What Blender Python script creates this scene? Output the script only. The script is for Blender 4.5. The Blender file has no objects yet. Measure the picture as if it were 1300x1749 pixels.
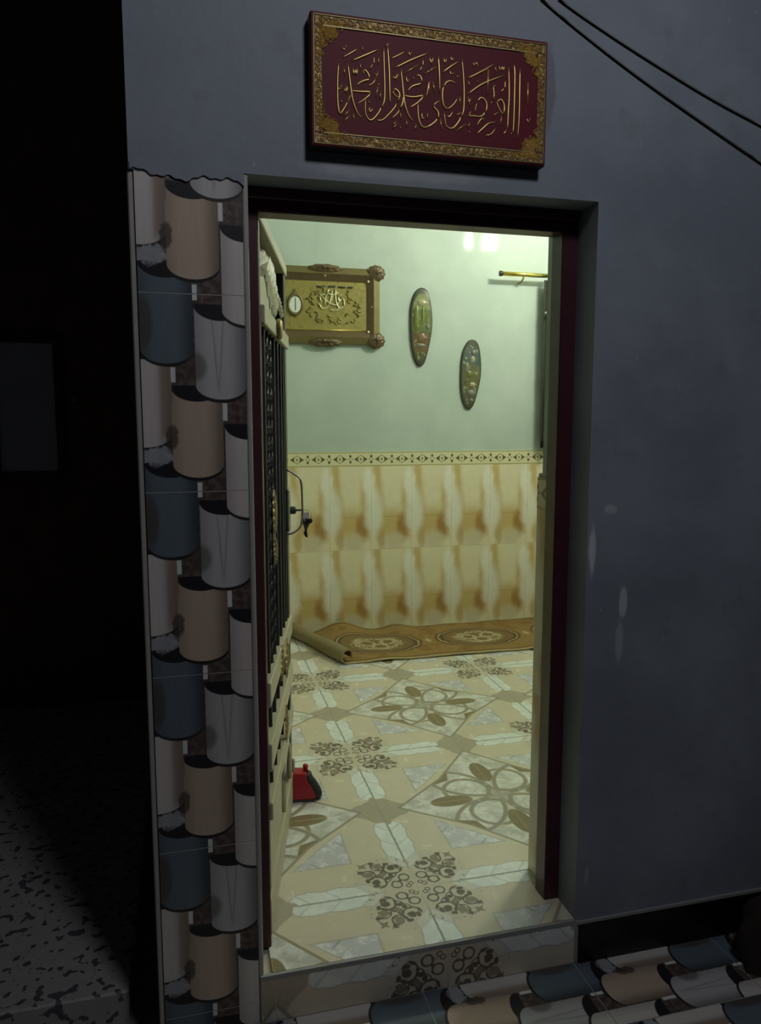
import bpy, bmesh, math, random
from mathutils import Vector, Matrix
random.seed(7)
SC = bpy.context.scene
COL = SC.collection
PI = math.pi

# ------------------------------------------------------------------ camera
CAM = Vector((0.0, -1.916, 1.504))
YAW, PITCH, FPX, CX, CY = math.radians(14.45), math.radians(-6.96), 1290.0, 650.0, 874.5
cam_d = bpy.data.cameras.new('camera')
cam_d.sensor_fit = 'VERTICAL'; cam_d.sensor_height = 24.0; cam_d.lens = FPX / 1749.0 * 24.0
cam_d.clip_start = 0.02
cam = bpy.data.objects.new('camera', cam_d); COL.objects.link(cam)
cam.location = CAM; cam.rotation_euler = (PI / 2 + PITCH, 0, -YAW)
SC.camera = cam

# ------------------------------------------------------------------ world, lights, exposure
W = bpy.data.worlds.new('night'); SC.world = W; W.use_nodes = True
W.node_tree.nodes['Background'].inputs[0].default_value = (0.55, 0.65, 0.9, 1)
W.node_tree.nodes['Background'].inputs[1].default_value = 0.006
yl = bpy.data.lights.new('yard_lamp_offscreen', 'POINT'); yl.energy = 50; yl.color = (0.94, 0.96, 1.0); yl.shadow_soft_size = 0.20
ylo = bpy.data.objects.new('yard_lamp_offscreen', yl); COL.objects.link(ylo); ylo.location = (0.86, -1.93, 3.45)
SC.view_settings.view_transform = 'Standard'; SC.view_settings.look = 'None'
SC.view_settings.exposure = 0.0; SC.view_settings.gamma = 1.0; SC.view_settings.use_curve_mapping = False

# pixel -> point on a plane of the place
_f = Vector((math.sin(YAW) * math.cos(PITCH), math.cos(YAW) * math.cos(PITCH), math.sin(PITCH)))
_r = Vector((math.cos(YAW), -math.sin(YAW), 0)); _u = _r.cross(_f)
def ray(x, y): return _f + _r * ((x - CX) / FPX) - _u * ((y - CY) / FPX)
def on_y(x, y, Y):
    d = ray(x, y); return CAM + d * ((Y - CAM.y) / d.y)
def on_z(x, y, Z):
    d = ray(x, y); return CAM + d * ((Z - CAM.z) / d.z)

# ------------------------------------------------------------------ node expression helper
class E:
    def __init__(s, g, sock): s.g = g; s.s = sock
    def _m(s, op, *a, clamp=False): return s.g.math(op, s, *a, clamp=clamp)
    def __add__(s, o): return s._m('ADD', o)
    __radd__ = __add__
    def __sub__(s, o): return s._m('SUBTRACT', o)
    def __rsub__(s, o): return s.g.math('SUBTRACT', o, s)
    def __mul__(s, o): return s._m('MULTIPLY', o)
    __rmul__ = __mul__
    def __truediv__(s, o): return s._m('DIVIDE', o)
    def __neg__(s): return s._m('MULTIPLY', -1.0)
    def abs(s): return s._m('ABSOLUTE')
    def min(s, o): return s._m('MINIMUM', o)
    def max(s, o): return s._m('MAXIMUM', o)
    def sqrt(s): return s._m('SQRT')
    def pow(s, p): return s._m('POWER', p)
    def sin(s): return s._m('SINE')
    def fract(s): return s._m('FRACT')
    def pingpong(s, p): return s._m('PINGPONG', p)
class G:
    """one material's node graph, written as expressions"""
    def __init__(self, name, rough=0.5, metal=0.0, spec=0.5):
        self.m = bpy.data.materials.new(name); self.m.use_nodes = True
        self.t = self.m.node_tree; self.b = self.t.nodes['Principled BSDF']
        self.b.inputs['Roughness'].default_value = rough; self.b.inputs['Metallic'].default_value = metal
        self.b.inputs['Specular IOR Level'].default_value = spec
        self._tc = None
    def node(self, k): return self.t.nodes.new(k)
    def plug(self, inp, v):
        if isinstance(v, E): self.t.links.new(v.s, inp)
        else: inp.default_value = v
    def math(self, op, *a, clamp=False):
        n = self.node('ShaderNodeMath'); n.operation = op; n.use_clamp = clamp
        for i, v in enumerate(a): self.plug(n.inputs[i], v)
        return E(self, n.outputs[0])
    def coord(self, kind='UV'):
        if self._tc is None: self._tc = self.node('ShaderNodeTexCoord')
        return E(self, self._tc.outputs[kind])
    def xyz(self, kind='UV'):
        n = self.node('ShaderNodeSeparateXYZ'); self.t.links.new(self.coord(kind).s, n.inputs[0])
        return [E(self, o) for o in n.outputs]
    def noise(self, scale, detail=3.0, kind='Object', rough=0.55, vec=None, color=False):
        n = self.node('ShaderNodeTexNoise'); n.inputs['Scale'].default_value = scale
        n.inputs['Detail'].default_value = detail; n.inputs['Roughness'].default_value = rough
        self.t.links.new((vec or self.coord(kind)).s, n.inputs['Vector'])
        return E(self, n.outputs['Color' if color else 'Fac'])
    def vor(self, scale, kind='Object'):
        n = self.node('ShaderNodeTexVoronoi'); n.inputs['Scale'].default_value = scale
        self.t.links.new(self.coord(kind).s, n.inputs['Vector'])
        return E(self, n.outputs['Distance'])
    def vec(self, x, y, z=0.0):
        n = self.node('ShaderNodeCombineXYZ')
        for i, v in enumerate((x, y, z)): self.plug(n.inputs[i], v)
        return E(self, n.outputs[0])
    def step(self, x, a, b):
        n = self.node('ShaderNodeMapRange'); n.interpolation_type = 'SMOOTHSTEP'
        self.plug(n.inputs[0], x); n.inputs[1].default_value = a; n.inputs[2].default_value = b
        return E(self, n.outputs[0])
    def mask(self, d, soft=0.006): return self.step(d, soft, -soft)          # 1 where d < 0
    def mix(self, fac, a, b):
        n = self.node('ShaderNodeMix'); n.data_type = 'RGBA'
        self.plug(n.inputs[0], fac)
        for i, v in ((6, a), (7, b)): self.plug(n.inputs[i], v if isinstance(v, E) else tuple(v) + (1,))
        return E(self, n.outputs[2])
    def scale(self, col, f):
        n = self.node('ShaderNodeVectorMath'); n.operation = 'SCALE'
        self.plug(n.inputs[0], col if isinstance(col, E) else tuple(col)); self.plug(n.inputs[3], f)
        return E(self, n.outputs[0])
    def color(self, c):
        if isinstance(c, E): self.t.links.new(c.s, self.b.inputs['Base Color'])
        else: self.b.inputs['Base Color'].default_value = tuple(c) + (1,)
        return self
    def rough(self, r): self.plug(self.b.inputs['Roughness'], r); return self
    def bump(self, h, strength=0.3, dist=0.01):
        n = self.node('ShaderNodeBump'); n.inputs['Strength'].default_value = strength; n.inputs['Distance'].default_value = dist
        self.t.links.new(h.s, n.inputs['Height']); self.t.links.new(n.outputs[0], self.b.inputs['Normal']); return self
    # shapes (signed distance style)
    def dist(self, x, y, cx, cy):
        return ((x - cx) * (x - cx) + (y - cy) * (y - cy)).sqrt()
    def ell(self, x, y, cx, cy, rx, ry):                                      # <0 inside, in units of radius
        a = (x - cx) * (1.0 / rx); b = (y - cy) * (1.0 / ry)
        return (a * a + b * b).sqrt() - 1.0
    def ring(self, x, y, cx, cy, r, w): return (self.dist(x, y, cx, cy) - r).abs() - w
    def box(self, x, y, x0, x1, y0, y1):
        return ((x - (x0 + x1) / 2).abs() - (x1 - x0) / 2).max((y - (y0 + y1) / 2).abs() - (y1 - y0) / 2)
    def rot(self, x, y, cx, cy, deg):
        c, s = math.cos(math.radians(deg)), math.sin(math.radians(deg))
        return (x - cx) * c + (y - cy) * s, (y - cy) * c - (x - cx) * s

def plain(name, col, rough=0.5, metal=0.0, spec=0.5, var=0.15, nscale=18.0, bump=0.0, kind='Object'):
    g = G(name, rough, metal, spec)
    n = g.noise(nscale, 4, kind)
    c = g.mix(n, tuple(v * (1 - var) for v in col), tuple(min(1, v * (1 + var)) for v in col))
    g.color(c)
    if bump: g.bump(n, bump, 0.004)
    return g.m

# ------------------------------------------------------------------ mesh helpers
class MB:
    def __init__(s): s.v = []; s.f = []; s.mi = []; s.uv = {}
    def face(s, idx, mi=0): s.f.append(tuple(idx)); s.mi.append(mi)
    def box(s, x0, x1, y0, y1, z0, z1, mi=0):
        b = len(s.v)
        s.v += [(x, y, z) for z in (z0, z1) for y in (y0, y1) for x in (x0, x1)]
        for q in ((0, 2, 3, 1), (4, 5, 7, 6), (0, 1, 5, 4), (1, 3, 7, 5), (3, 2, 6, 7), (2, 0, 4, 6)): s.face([b + i for i in q], mi)
        return s
    def bbox(s, x0, x1, y0, y1, z0, z1, c=0.004, mi=0):
        """box with chamfered edges"""
        bm = bmesh.new(); bmesh.ops.create_cube(bm, size=1.0)
        for v in bm.verts:
            v.co = Vector((x0 + (v.co.x + .5) * (x1 - x0), y0 + (v.co.y + .5) * (y1 - y0), z0 + (v.co.z + .5) * (z1 - z0)))
        bmesh.ops.bevel(bm, geom=bm.edges[:], offset=c, segments=1, affect='EDGES')
        b = len(s.v); bm.verts.index_update()
        s.v += [tuple(v.co) for v in bm.verts]
        for f in bm.faces: s.face([b + v.index for v in f.verts], mi)
        bm.free(); return s
    def prism(s, pts, z0, z1, axis='y', mi=0):
        """polygon (a,b) extruded; axis y: a=x b=z, extruded from y=z0 to z1; axis z: a=x b=y"""
        n = len(pts); b = len(s.v)
        for d in (z0, z1):
            for a, c in pts: s.v.append((a, d, c) if axis == 'y' else (a, c, d))
        s.face([b + i for i in range(n)], mi); s.face([b + n + i for i in reversed(range(n))], mi)
        for i in range(n):
            j = (i + 1) % n; s.face([b + j, b + i, b + n + i, b + n + j], mi)
        return s
    def tube(s, pts, r, seg=6, flat=None, caps=True, mi=0):
        """r number or list; flat=(axis vector, factor) squashes the section along an axis"""
        pts = [Vector(p) for p in pts]; n = len(pts); b = len(s.v)
        for i, p in enumerate(pts):
            t = (pts[min(i + 1, n - 1)] - pts[max(i - 1, 0)]).normalized()
            ref = Vector((0, 0, 1)) if abs(t.z) < 0.9 else Vector((1, 0, 0))
            a = t.cross(ref).normalized(); c = t.cross(a).normalized()
            rr = r[i] if isinstance(r, (list, tuple)) else r
            for k in range(seg):
                o = (a * math.cos(2 * PI * k / seg) + c * math.sin(2 * PI * k / seg)) * rr
                if flat:
                    ax = Vector(flat[0]); o = o - ax * (o.dot(ax)) * (1 - flat[1])
                s.v.append(tuple(p + o))
        for i in range(n - 1):
            for k in range(seg):
                k2 = (k + 1) % seg
                s.face((b + i * seg + k, b + i * seg + k2, b + (i + 1) * seg + k2, b + (i + 1) * seg + k), mi)
        if caps:
            s.face([b + k for k in reversed(range(seg))], mi); s.face([b + (n - 1) * seg + k for k in range(seg)], mi)
        return s
    def lathe(s, prof, org=(0, 0, 0), seg=14, ax='z', mi=0):
        b = len(s.v); n = len(prof); o = Vector(org)
        for r, h in prof:
            for k in range(seg):
                c, d = r * math.cos(2 * PI * k / seg), r * math.sin(2 * PI * k / seg)
                s.v.append(tuple(o + (Vector((c, d, h)) if ax == 'z' else Vector((h, c, d)) if ax == 'x' else Vector((c, h, d)))))
        for i in range(n - 1):
            for k in range(seg):
                k2 = (k + 1) % seg
                s.face((b + i * seg + k, b + i * seg + k2, b + (i + 1) * seg + k2, b + (i + 1) * seg + k), mi)
        s.face([b + k for k in reversed(range(seg))], mi); s.face([b + (n - 1) * seg + k for k in range(seg)], mi)
        return s
    def grid(s, fn, nu, nv, mi=0):
        b = len(s.v)
        for j in range(nv + 1):
            for i in range(nu + 1): s.v.append(tuple(fn(i / nu, j / nv)))
        w = nu + 1
        for j in range(nv):
            for i in range(nu): s.face((b + j * w + i, b + j * w + i + 1, b + (j + 1) * w + i + 1, b + (j + 1) * w + i), mi)
        return s
    def mesh(s, name, mats, smooth=False, recalc=True):
        me = bpy.data.meshes.new(name); me.from_pydata([tuple(v) for v in s.v], [], s.f)
        for m in (mats if isinstance(mats, (list, tuple)) else [mats]): me.materials.append(m)
        me.polygons.foreach_set('material_index', s.mi)
        if recalc:
            bm = bmesh.new(); bm.from_mesh(me); bmesh.ops.recalc_face_normals(bm, faces=bm.faces); bm.to_mesh(me); bm.free()
        if smooth: me.polygons.foreach_set('use_smooth', [True] * len(me.polygons))
        return me
    def obj(s, name, mats, parent=None, smooth=False, **kw):
        return link(name, s.mesh(name, mats, smooth), parent, **kw)
def link(name, me, parent=None, label=None, cat=None, group=None, kind=None, loc=None, rot=None):
    o = bpy.data.objects.new(name, me); COL.objects.link(o)
    if loc: o.location = loc
    if rot: o.rotation_euler = rot
    if parent: o.parent = parent
    if label: o['label'] = label
    if cat: o['category'] = cat
    if group: o['group'] = group
    if kind: o['kind'] = kind
    return o
def thing(name, loc, label, cat, group=None, kind=None, rz=0.0):
    return link(name, None, None, label, cat, group, kind, loc, (0, 0, rz))
def smooth_pts(pts, sub=4):
    """Catmull-Rom through the points"""
    if len(pts) < 3: return pts
    P = [Vector(p) for p in pts]; P = [P[0] * 2 - P[1]] + P + [P[-1] * 2 - P[-2]]; out = []
    for i in range(1, len(P) - 2):
        for k in range(sub):
            t = k / sub; a, b, c, d = P[i - 1:i + 3]
            out.append(0.5 * ((2 * b) + (c - a) * t + (2 * a - 5 * b + 4 * c - d) * t * t + (3 * b - a - 3 * c + d) * t ** 3))
    out.append(P[-2]); return out

_tm = {}
def tile_mesh(w, h, t, mat, uv=(0, 0, 1, 1), rot=0, c=0.0004):
    """chamfered slab: x 0..w, y 0..h, face at z=t; uv rect of the printed design it shows, turned rot*90 degrees"""
    key = (round(w, 4), round(h, 4), t, mat.name, tuple(round(q, 4) for q in uv), rot)
    if key in _tm: return _tm[key]
    v = [(0, 0, 0), (w, 0, 0), (w, h, 0), (0, h, 0), (0, 0, t - c), (w, 0, t - c), (w, h, t - c), (0, h, t - c), (c, c, t), (w - c, c, t), (w - c, h - c, t), (c, h - c, t)]
    f = [(8, 9, 10, 11), (4, 5, 9, 8), (5, 6, 10, 9), (6, 7, 11, 10), (7, 4, 8, 11), (0, 1, 5, 4), (1, 2, 6, 5), (2, 3, 7, 6), (3, 0, 4, 7), (3, 2, 1, 0)]
    me = bpy.data.meshes.new('tile'); me.from_pydata(v, [], f); me.materials.append(mat)
    L = me.uv_layers.new(name='UVMap')
    for lo in me.loops:
        x, y, _ = v[lo.vertex_index]
        a, b = uv[0] + (uv[2] - uv[0]) * x / w, uv[1] + (uv[3] - uv[1]) * y / h
        for _k in range(rot): a, b = b, 1 - a
        L.data[lo.index].uv = (a, b)
    _tm[key] = me; return me
def put_tile(name, me, parent, org, ex, ey):
    """place a slab: its x along ex, y along ey"""
    ex, ey = Vector(ex), Vector(ey); ez = ex.cross(ey)
    o = bpy.data.objects.new(name, me); COL.objects.link(o)
    o.matrix_world = Matrix(((ex.x, ey.x, ez.x, org[0]), (ex.y, ey.y, ez.y, org[1]), (ex.z, ey.z, ez.z, org[2]), (0, 0, 0, 1)))
    M = o.matrix_world.copy(); o.parent = parent; o.matrix_parent_inverse = Matrix.Identity(4)
    o.matrix_world = M
    if parent: o.matrix_basis = M
    return o

# ------------------------------------------------------------------ materials
def mat_plaster_out():
    g = G('plaster_outside', 0.62)
    n = g.noise(2.2, 6); n2 = g.noise(9.0, 5); n3 = g.noise(40.0, 3)
    c = g.mix(g.step(n, 0.35, 0.68), (0.215, 0.240, 0.295), (0.285, 0.315, 0.375))
    c = g.mix(g.step(n2, 0.55, 0.75) * 0.45, c, (0.17, 0.185, 0.215))
    x, y, z = g.xyz('Object')
    st = g.noise(5.0, 3, vec=g.vec(x * 4.0, 0.0, z * 0.55))
    c = g.mix(g.step(st, 0.69, 0.74) * 0.45, c, (0.52, 0.55, 0.60))
    c = g.mix(g.step(g.noise(60.0, 2), 0.76, 0.80) * 0.5, c, (0.6, 0.62, 0.65))
    for (cx, cz, rx, rz, cc, am) in ((1.118, 1.13, 0.010, 0.07, (0.62, 0.64, 0.70), 0.9), (1.222, 0.975, 0.012, 0.045, (0.60, 0.63, 0.68), 0.75), (1.215, 0.86, 0.013, 0.06, (0.50, 0.54, 0.56), 0.55), (1.17, 1.25, 0.02, 0.012, (0.60, 0.62, 0.66), 0.5),
                                     (0.55, 2.12, 0.22, 0.020, (0.40, 0.42, 0.44), 0.6), (0.945, 2.36, 0.018, 0.10, (0.15, 0.16, 0.18), 0.7)):
        c = g.mix(g.mask(g.ell(x, z, cx, cz, rx, rz) + (n2 - 0.5) * 1.8, 0.35) * am, c, cc)
    g.color(c); g.bump(n2 * 0.6 + n3 * 0.4, 0.35, 0.006)
    g.rough(g.step(n, 0.2, 0.8) * 0.2 + 0.5)
    return g.m
def mat_paint_in():
    g = G('wall_paint_inside', 0.5, spec=0.2)
    n = g.noise(2.6, 5); n2 = g.noise(11.0, 4)
    g.b.inputs['Coat Weight'].default_value = 0.12; g.b.inputs['Coat Roughness'].default_value = 0.07
    g.color(g.mix(g.step(n, 0.35, 0.68), (0.42, 0.49, 0.445), (0.48, 0.55, 0.505)))
    g.bump(n2, 0.12, 0.004)
    for k in g.b.inputs['Normal'].links: g.t.links.new(k.from_socket, g.b.inputs['Coat Normal'])
    return g.m
M = {}
M['plaster'] = mat_plaster_out(); M['paint'] = mat_paint_in()
M['mortar'] = plain('mortar', (0.34, 0.34, 0.34), 0.85, bump=0.4)
M['grout'] = plain('grout', (0.52, 0.48, 0.38), 0.8)
M['trimpale'] = plain('pale_edge_strip', (0.46, 0.45, 0.42), 0.4)
M['frame'] = plain('maroon_paint', (0.060, 0.016, 0.024), 0.35, var=0.3)
M['black'] = plain('black_gloss_tile', (0.006, 0.005, 0.008), 0.32, var=0.3)
M['khaki'] = plain('khaki_enamel', (0.50, 0.46, 0.33), 0.38, var=0.12)
M['door_dark'] = plain('dark_door_sheet', (0.022, 0.019, 0.017), 0.35, var=0.3)
M['bar'] = plain('dark_iron', (0.040, 0.038, 0.040), 0.6, 0.0, var=0.3)
M['gold'] = plain('gold_paint', (0.78, 0.56, 0.20), 0.36, 0.7, var=0.25, nscale=60)
M['gold_dull'] = plain('dull_gold', (0.42, 0.33, 0.14), 0.45, 0.4, var=0.25, nscale=40)
M['brass'] = plain('brass', (0.85, 0.68, 0.18), 0.18, 1.0, var=0.08)
M['steel'] = plain('steel', (0.42, 0.42, 0.40), 0.42, 1.0, var=0.1)
M['keydark'] = plain('dark_key_metal', (0.10, 0.10, 0.09), 0.35, 0.8)
M['white'] = plain('white_plastic', (0.75, 0.75, 0.72), 0.4, var=0.05)
M['rubber'] = plain('black_rubber', (0.012, 0.012, 0.013), 0.5)
M['cable'] = plain('cable_black', (0.010, 0.010, 0.012), 0.5)
M['redpl'] = plain('red_plastic', (0.42, 0.012, 0.028), 0.35, var=0.1)
M['blackpl'] = plain('black_plastic', (0.02, 0.02, 0.024), 0.45)
M['ceil'] = plain('ceiling_paint', (0.62, 0.62, 0.56), 0.7, var=0.05)
M['brick'] = plain('brown_brickwork', (0.20, 0.125, 0.09), 0.85, var=0.4, nscale=7, bump=0.4)
M['pane'] = plain('dusty_grey_pane', (0.66, 0.69, 0.72), 0.5, var=0.15, nscale=3)
M['wood'] = plain('brown_window_wood', (0.10, 0.055, 0.03), 0.6, var=0.3)
M['curtain'] = plain('dark_curtain_cloth', (0.035, 0.036, 0.026), 0.8, var=0.3)
M['rug_back'] = plain('rug_backing', (0.25, 0.21, 0.11), 0.9, var=0.25, nscale=45)
M['mound'] = plain('dark_mound_brown', (0.030, 0.022, 0.018), 0.9, var=0.5, nscale=12)
M['signred'] = plain('crimson_board', (0.135, 0.006, 0.018), 0.55, spec=0.25, var=0.25, nscale=5)
M['signedge'] = plain('black_board_edge', (0.010, 0.009, 0.012), 0.5)
M['carved'] = plain('carved_bronze_wood', (0.125, 0.085, 0.042), 0.42, 0.25, var=0.35, nscale=35, bump=0.4)
M['moulding'] = plain('olive_gilt_moulding', (0.20, 0.165, 0.07), 0.36, 0.45, var=0.25, nscale=25)
M['silver'] = plain('silver_gilt', (0.80, 0.74, 0.48), 0.25, 0.6, var=0.15, nscale=80)
M['plaqueedge'] = plain('dark_plaque_rim', (0.06, 0.062, 0.04), 0.25, var=0.3, nscale=20)

def mat_terrazzo():
    g = G('terrazzo', 0.5)
    n = g.noise(30.0, 2); v = g.vor(38.0)
    c = g.mix(n, (0.36, 0.36, 0.37), (0.50, 0.49, 0.46))
    c = g.mix(g.step(g.noise(34.0, 1.5, rough=0.4), 0.59, 0.63) * 0.85, c, (0.05, 0.05, 0.075))
    c = g.mix(g.step(v, 0.16, 0.10) * 0.7, c, (0.08, 0.085, 0.10))
    g.color(c); return g.m
M['terrazzo'] = mat_terrazzo()
def mat_band():
    g = G('speckled_gilt', 0.5, 0.3); n = g.noise(160.0, 3); n2 = g.noise(70.0, 3)
    c = g.mix(g.step(n, 0.45, 0.6), (0.14, 0.07, 0.025), (0.38, 0.26, 0.09)); g.color(g.mix(g.step(n2, 0.58, 0.66), c, (0.60, 0.45, 0.18)))
    g.bump(n2, 0.8, 0.004); return g.m
M['band'] = mat_band()
M['concrete'] = plain('rough_concrete', (0.26, 0.25, 0.25), 0.85, bump=0.5)

def mat_floor_print():
    """printed design of a quarter tile: scroll ornament at (0,0), taupe stars at (1,0) and (0,1), flower medallion at (1,1)"""
    g = G('floor_tile_print', 0.16, spec=0.5)
    u, v, _ = g.xyz('UV')
    P = g.vec(u, v)
    n = g.noise(7.0, 4, vec=P); nf = g.noise(28.0, 3, vec=P); nw = g.noise(5.0, 5, vec=P, rough=0.7)
    ub = u + (nf - 0.5) * 0.02; vb = v + (n - 0.5) * 0.02
    a = ub.min(vb); b = ub.max(vb)                       # folded on the diagonal
    beige = g.mix(n, (0.66, 0.59, 0.455), (0.76, 0.70, 0.57))
    marble = g.mix(g.step(nw, 0.40, 0.62), (0.56, 0.57, 0.56), (0.80, 0.82, 0.80))
    taupe = g.mix(nf, (0.42, 0.375, 0.285), (0.51, 0.46, 0.365))
    brown = g.mix(nf, (0.21, 0.165, 0.095), (0.33, 0.27, 0.165))
    line = (0.30, 0.275, 0.225)
    c = beige
    # white kite between the arms and the medallion
    tri = (0.365 - a).max((ub + vb) - 1.13)
    c = g.mix(g.mask(tri, 0.012), c, g.mix(g.step(nw, 0.46, 0.60), (0.62, 0.62, 0.66), (0.86, 0.87, 0.88)))
    c = g.mix(g.mask((tri).abs() - 0.006, 0.008) * 0.5, c, line)
    c = g.mix(g.mask(((ub - vb).abs() - 0.22).abs() - 0.010 + (ub + vb - 1.0).abs() * 0.12, 0.012) * g.mask(tri, 0.01) * 0.7, c, (0.28, 0.27, 0.28))
    # leaf arms along both edges
    arm = (a - 0.118 + ((b * 5.0).fract() - 0.5).abs() * 0.030).max((b - 0.55).abs() + a * 0.9 - 0.335)
    ribs = ((b * 5.0 - a * 4.5).fract() - 0.5).abs() - 0.030
    leafc = g.mix(g.mask(ribs, 0.05) * 0.6, g.mix(g.step(nw, 0.42, 0.6), (0.80, 0.85, 0.83), (0.92, 0.95, 0.93)), (0.46, 0.50, 0.49))
    leafc = g.mix(g.mask(a - 0.007, 0.005), leafc, (0.36, 0.40, 0.38))
    c = g.mix(g.mask(arm, 0.008), c, leafc)
    c = g.mix(g.mask(arm.abs() - 0.004, 0.007) * 0.55, c, line)
    # taupe star at the arm tips: |across| and |along| from (1,0) folded
    star = (a * 0.80 + (1.0 - b) * 1.05) - 0.225 + (n - 0.5) * 0.16
    c = g.mix(g.mask(star, 0.012), c, taupe)
    # medallion round (1,1)
    x = 1.0 - u; y = 1.0 - v
    med = (x + y) - 0.80 + ((x - y).abs() - 0.4) * (-0.10)
    inside = g.mask(med, 0.008)
    mc = g.mix(g.step(nw, 0.34, 0.60), (0.54, 0.52, 0.47), (0.84, 0.835, 0.80))
    # brown wedge at the middle of each side
    wedge = (0.655 - (x + y) + (x - y).abs() * 0.55).max((x - y).abs() - 0.24)
    mc = g.mix(g.mask(wedge, 0.012), mc, brown)
    # curling bands
    for (cx, cy, r) in ((0.135, 0.235, 0.185), (0.44, 0.08, 0.42), (0.08, 0.44, 0.42)):
        rg = g.ring(x, y, cx, cy, r, 0.019)
        if r > 0.3: rg = rg.max(0.10 - (x if cx > cy else y) * 0.0 - (y if cx > cy else x))
        mc = g.mix(g.mask(rg, 0.008), mc, (0.36, 0.325, 0.255))
        mc = g.mix(g.mask(g.ring(x, y, cx, cy, r + 0.022, 0.004).max(0.12 - x.max(y)), 0.005) * 0.6, mc, (0.72, 0.62, 0.40))
    # long leaves on the axes
    hx = x.max(y); hy = x.min(y)
    lf = g.ell(hx, hy, 0.41, 0.0, 0.175, 0.080)
    mc = g.mix(g.mask(lf, 0.07), mc, brown)
    mc = g.mix(g.mask((hy - 0.008).max(lf), 0.01) * 0.5, mc, (0.52, 0.40, 0.22))
    mc = g.mix(g.mask((hx * 0.9 - 0.09).max(hy - 0.03), 0.01) * 0.7, mc, (0.38, 0.33, 0.25))
    c = g.mix(inside, c, mc)
    c = g.mix(g.mask(med.abs() - 0.015, 0.008), c, (0.36, 0.315, 0.235))
    # scroll ornament round (0,0), mirrored on the diagonal
    dark = (0.155, 0.13, 0.105); mid = (0.30, 0.25, 0.185)
    groundm = g.mask(g.dist(b, a, 0.20, 0.15) - 0.185 + (nf - 0.5) * 0.05, 0.02)
    c = g.mix(groundm * 0.55, c, (0.62, 0.575, 0.47))
    blobs = ((0.250, 0.115, 0.030, 0.028, dark), (0.285, 0.205, 0.042, 0.032, mid), (0.205, 0.175, 0.030, 0.022, mid), (0.255, 0.075, 0.025, 0.016, dark), (0.165, 0.140, 0.020, 0.016, dark), (0.215, 0.060, 0.018, 0.012, mid), (0.300, 0.140, 0.016, 0.022, dark), (0.100, 0.090, 0.014, 0.010, dark), (0.330, 0.245, 0.018, 0.014, dark))
    for (cx, cy, rx, ry, cc) in blobs:
        c = g.mix(g.mask(g.ell(b, a, cx, cy, rx, ry) + (nf - 0.5) * 0.8, 0.15), c, cc)
    for (cx, cy, r, w) in ((0.125, 0.060, 0.034, 0.006), (0.052, 0.030, 0.015, 0.004), (0.245, 0.110, 0.062, 0.007), (0.285, 0.200, 0.048, 0.006), (0.190, 0.150, 0.050, 0.005)):
        rg = g.ring(b, a, cx, cy, r, w)
        if r > 0.045: rg = rg.max((cy - a) * 0.6 + (b - cx) * 0.8 - r * 0.55)
        rg = rg + (nf - 0.5) * 0.010
        c = g.mix(g.mask(rg, 0.004), c, dark)
    sx, sy = g.rot(b, a, 0.305, 0.305, 45)
    c = g.mix(g.mask(sx.abs().min(sy.abs()) * 2.2 + sx.abs().max(sy.abs()) - 0.040, 0.008), c, mid)
    dots = g.mask(g.step(nf, 0.0, 1.0) * -1.0 + 0.66, 0.02) * g.step((g.dist(b, a, 0.20, 0.15) - 0.17).abs(), 0.035, 0.0)
    c = g.mix(dots * 0.8, c, dark)
    g.color(c); g.rough(g.step(n, 0.3, 0.7) * 0.08 + 0.20)
    return g.m
M['floor_print'] = mat_floor_print()

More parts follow.
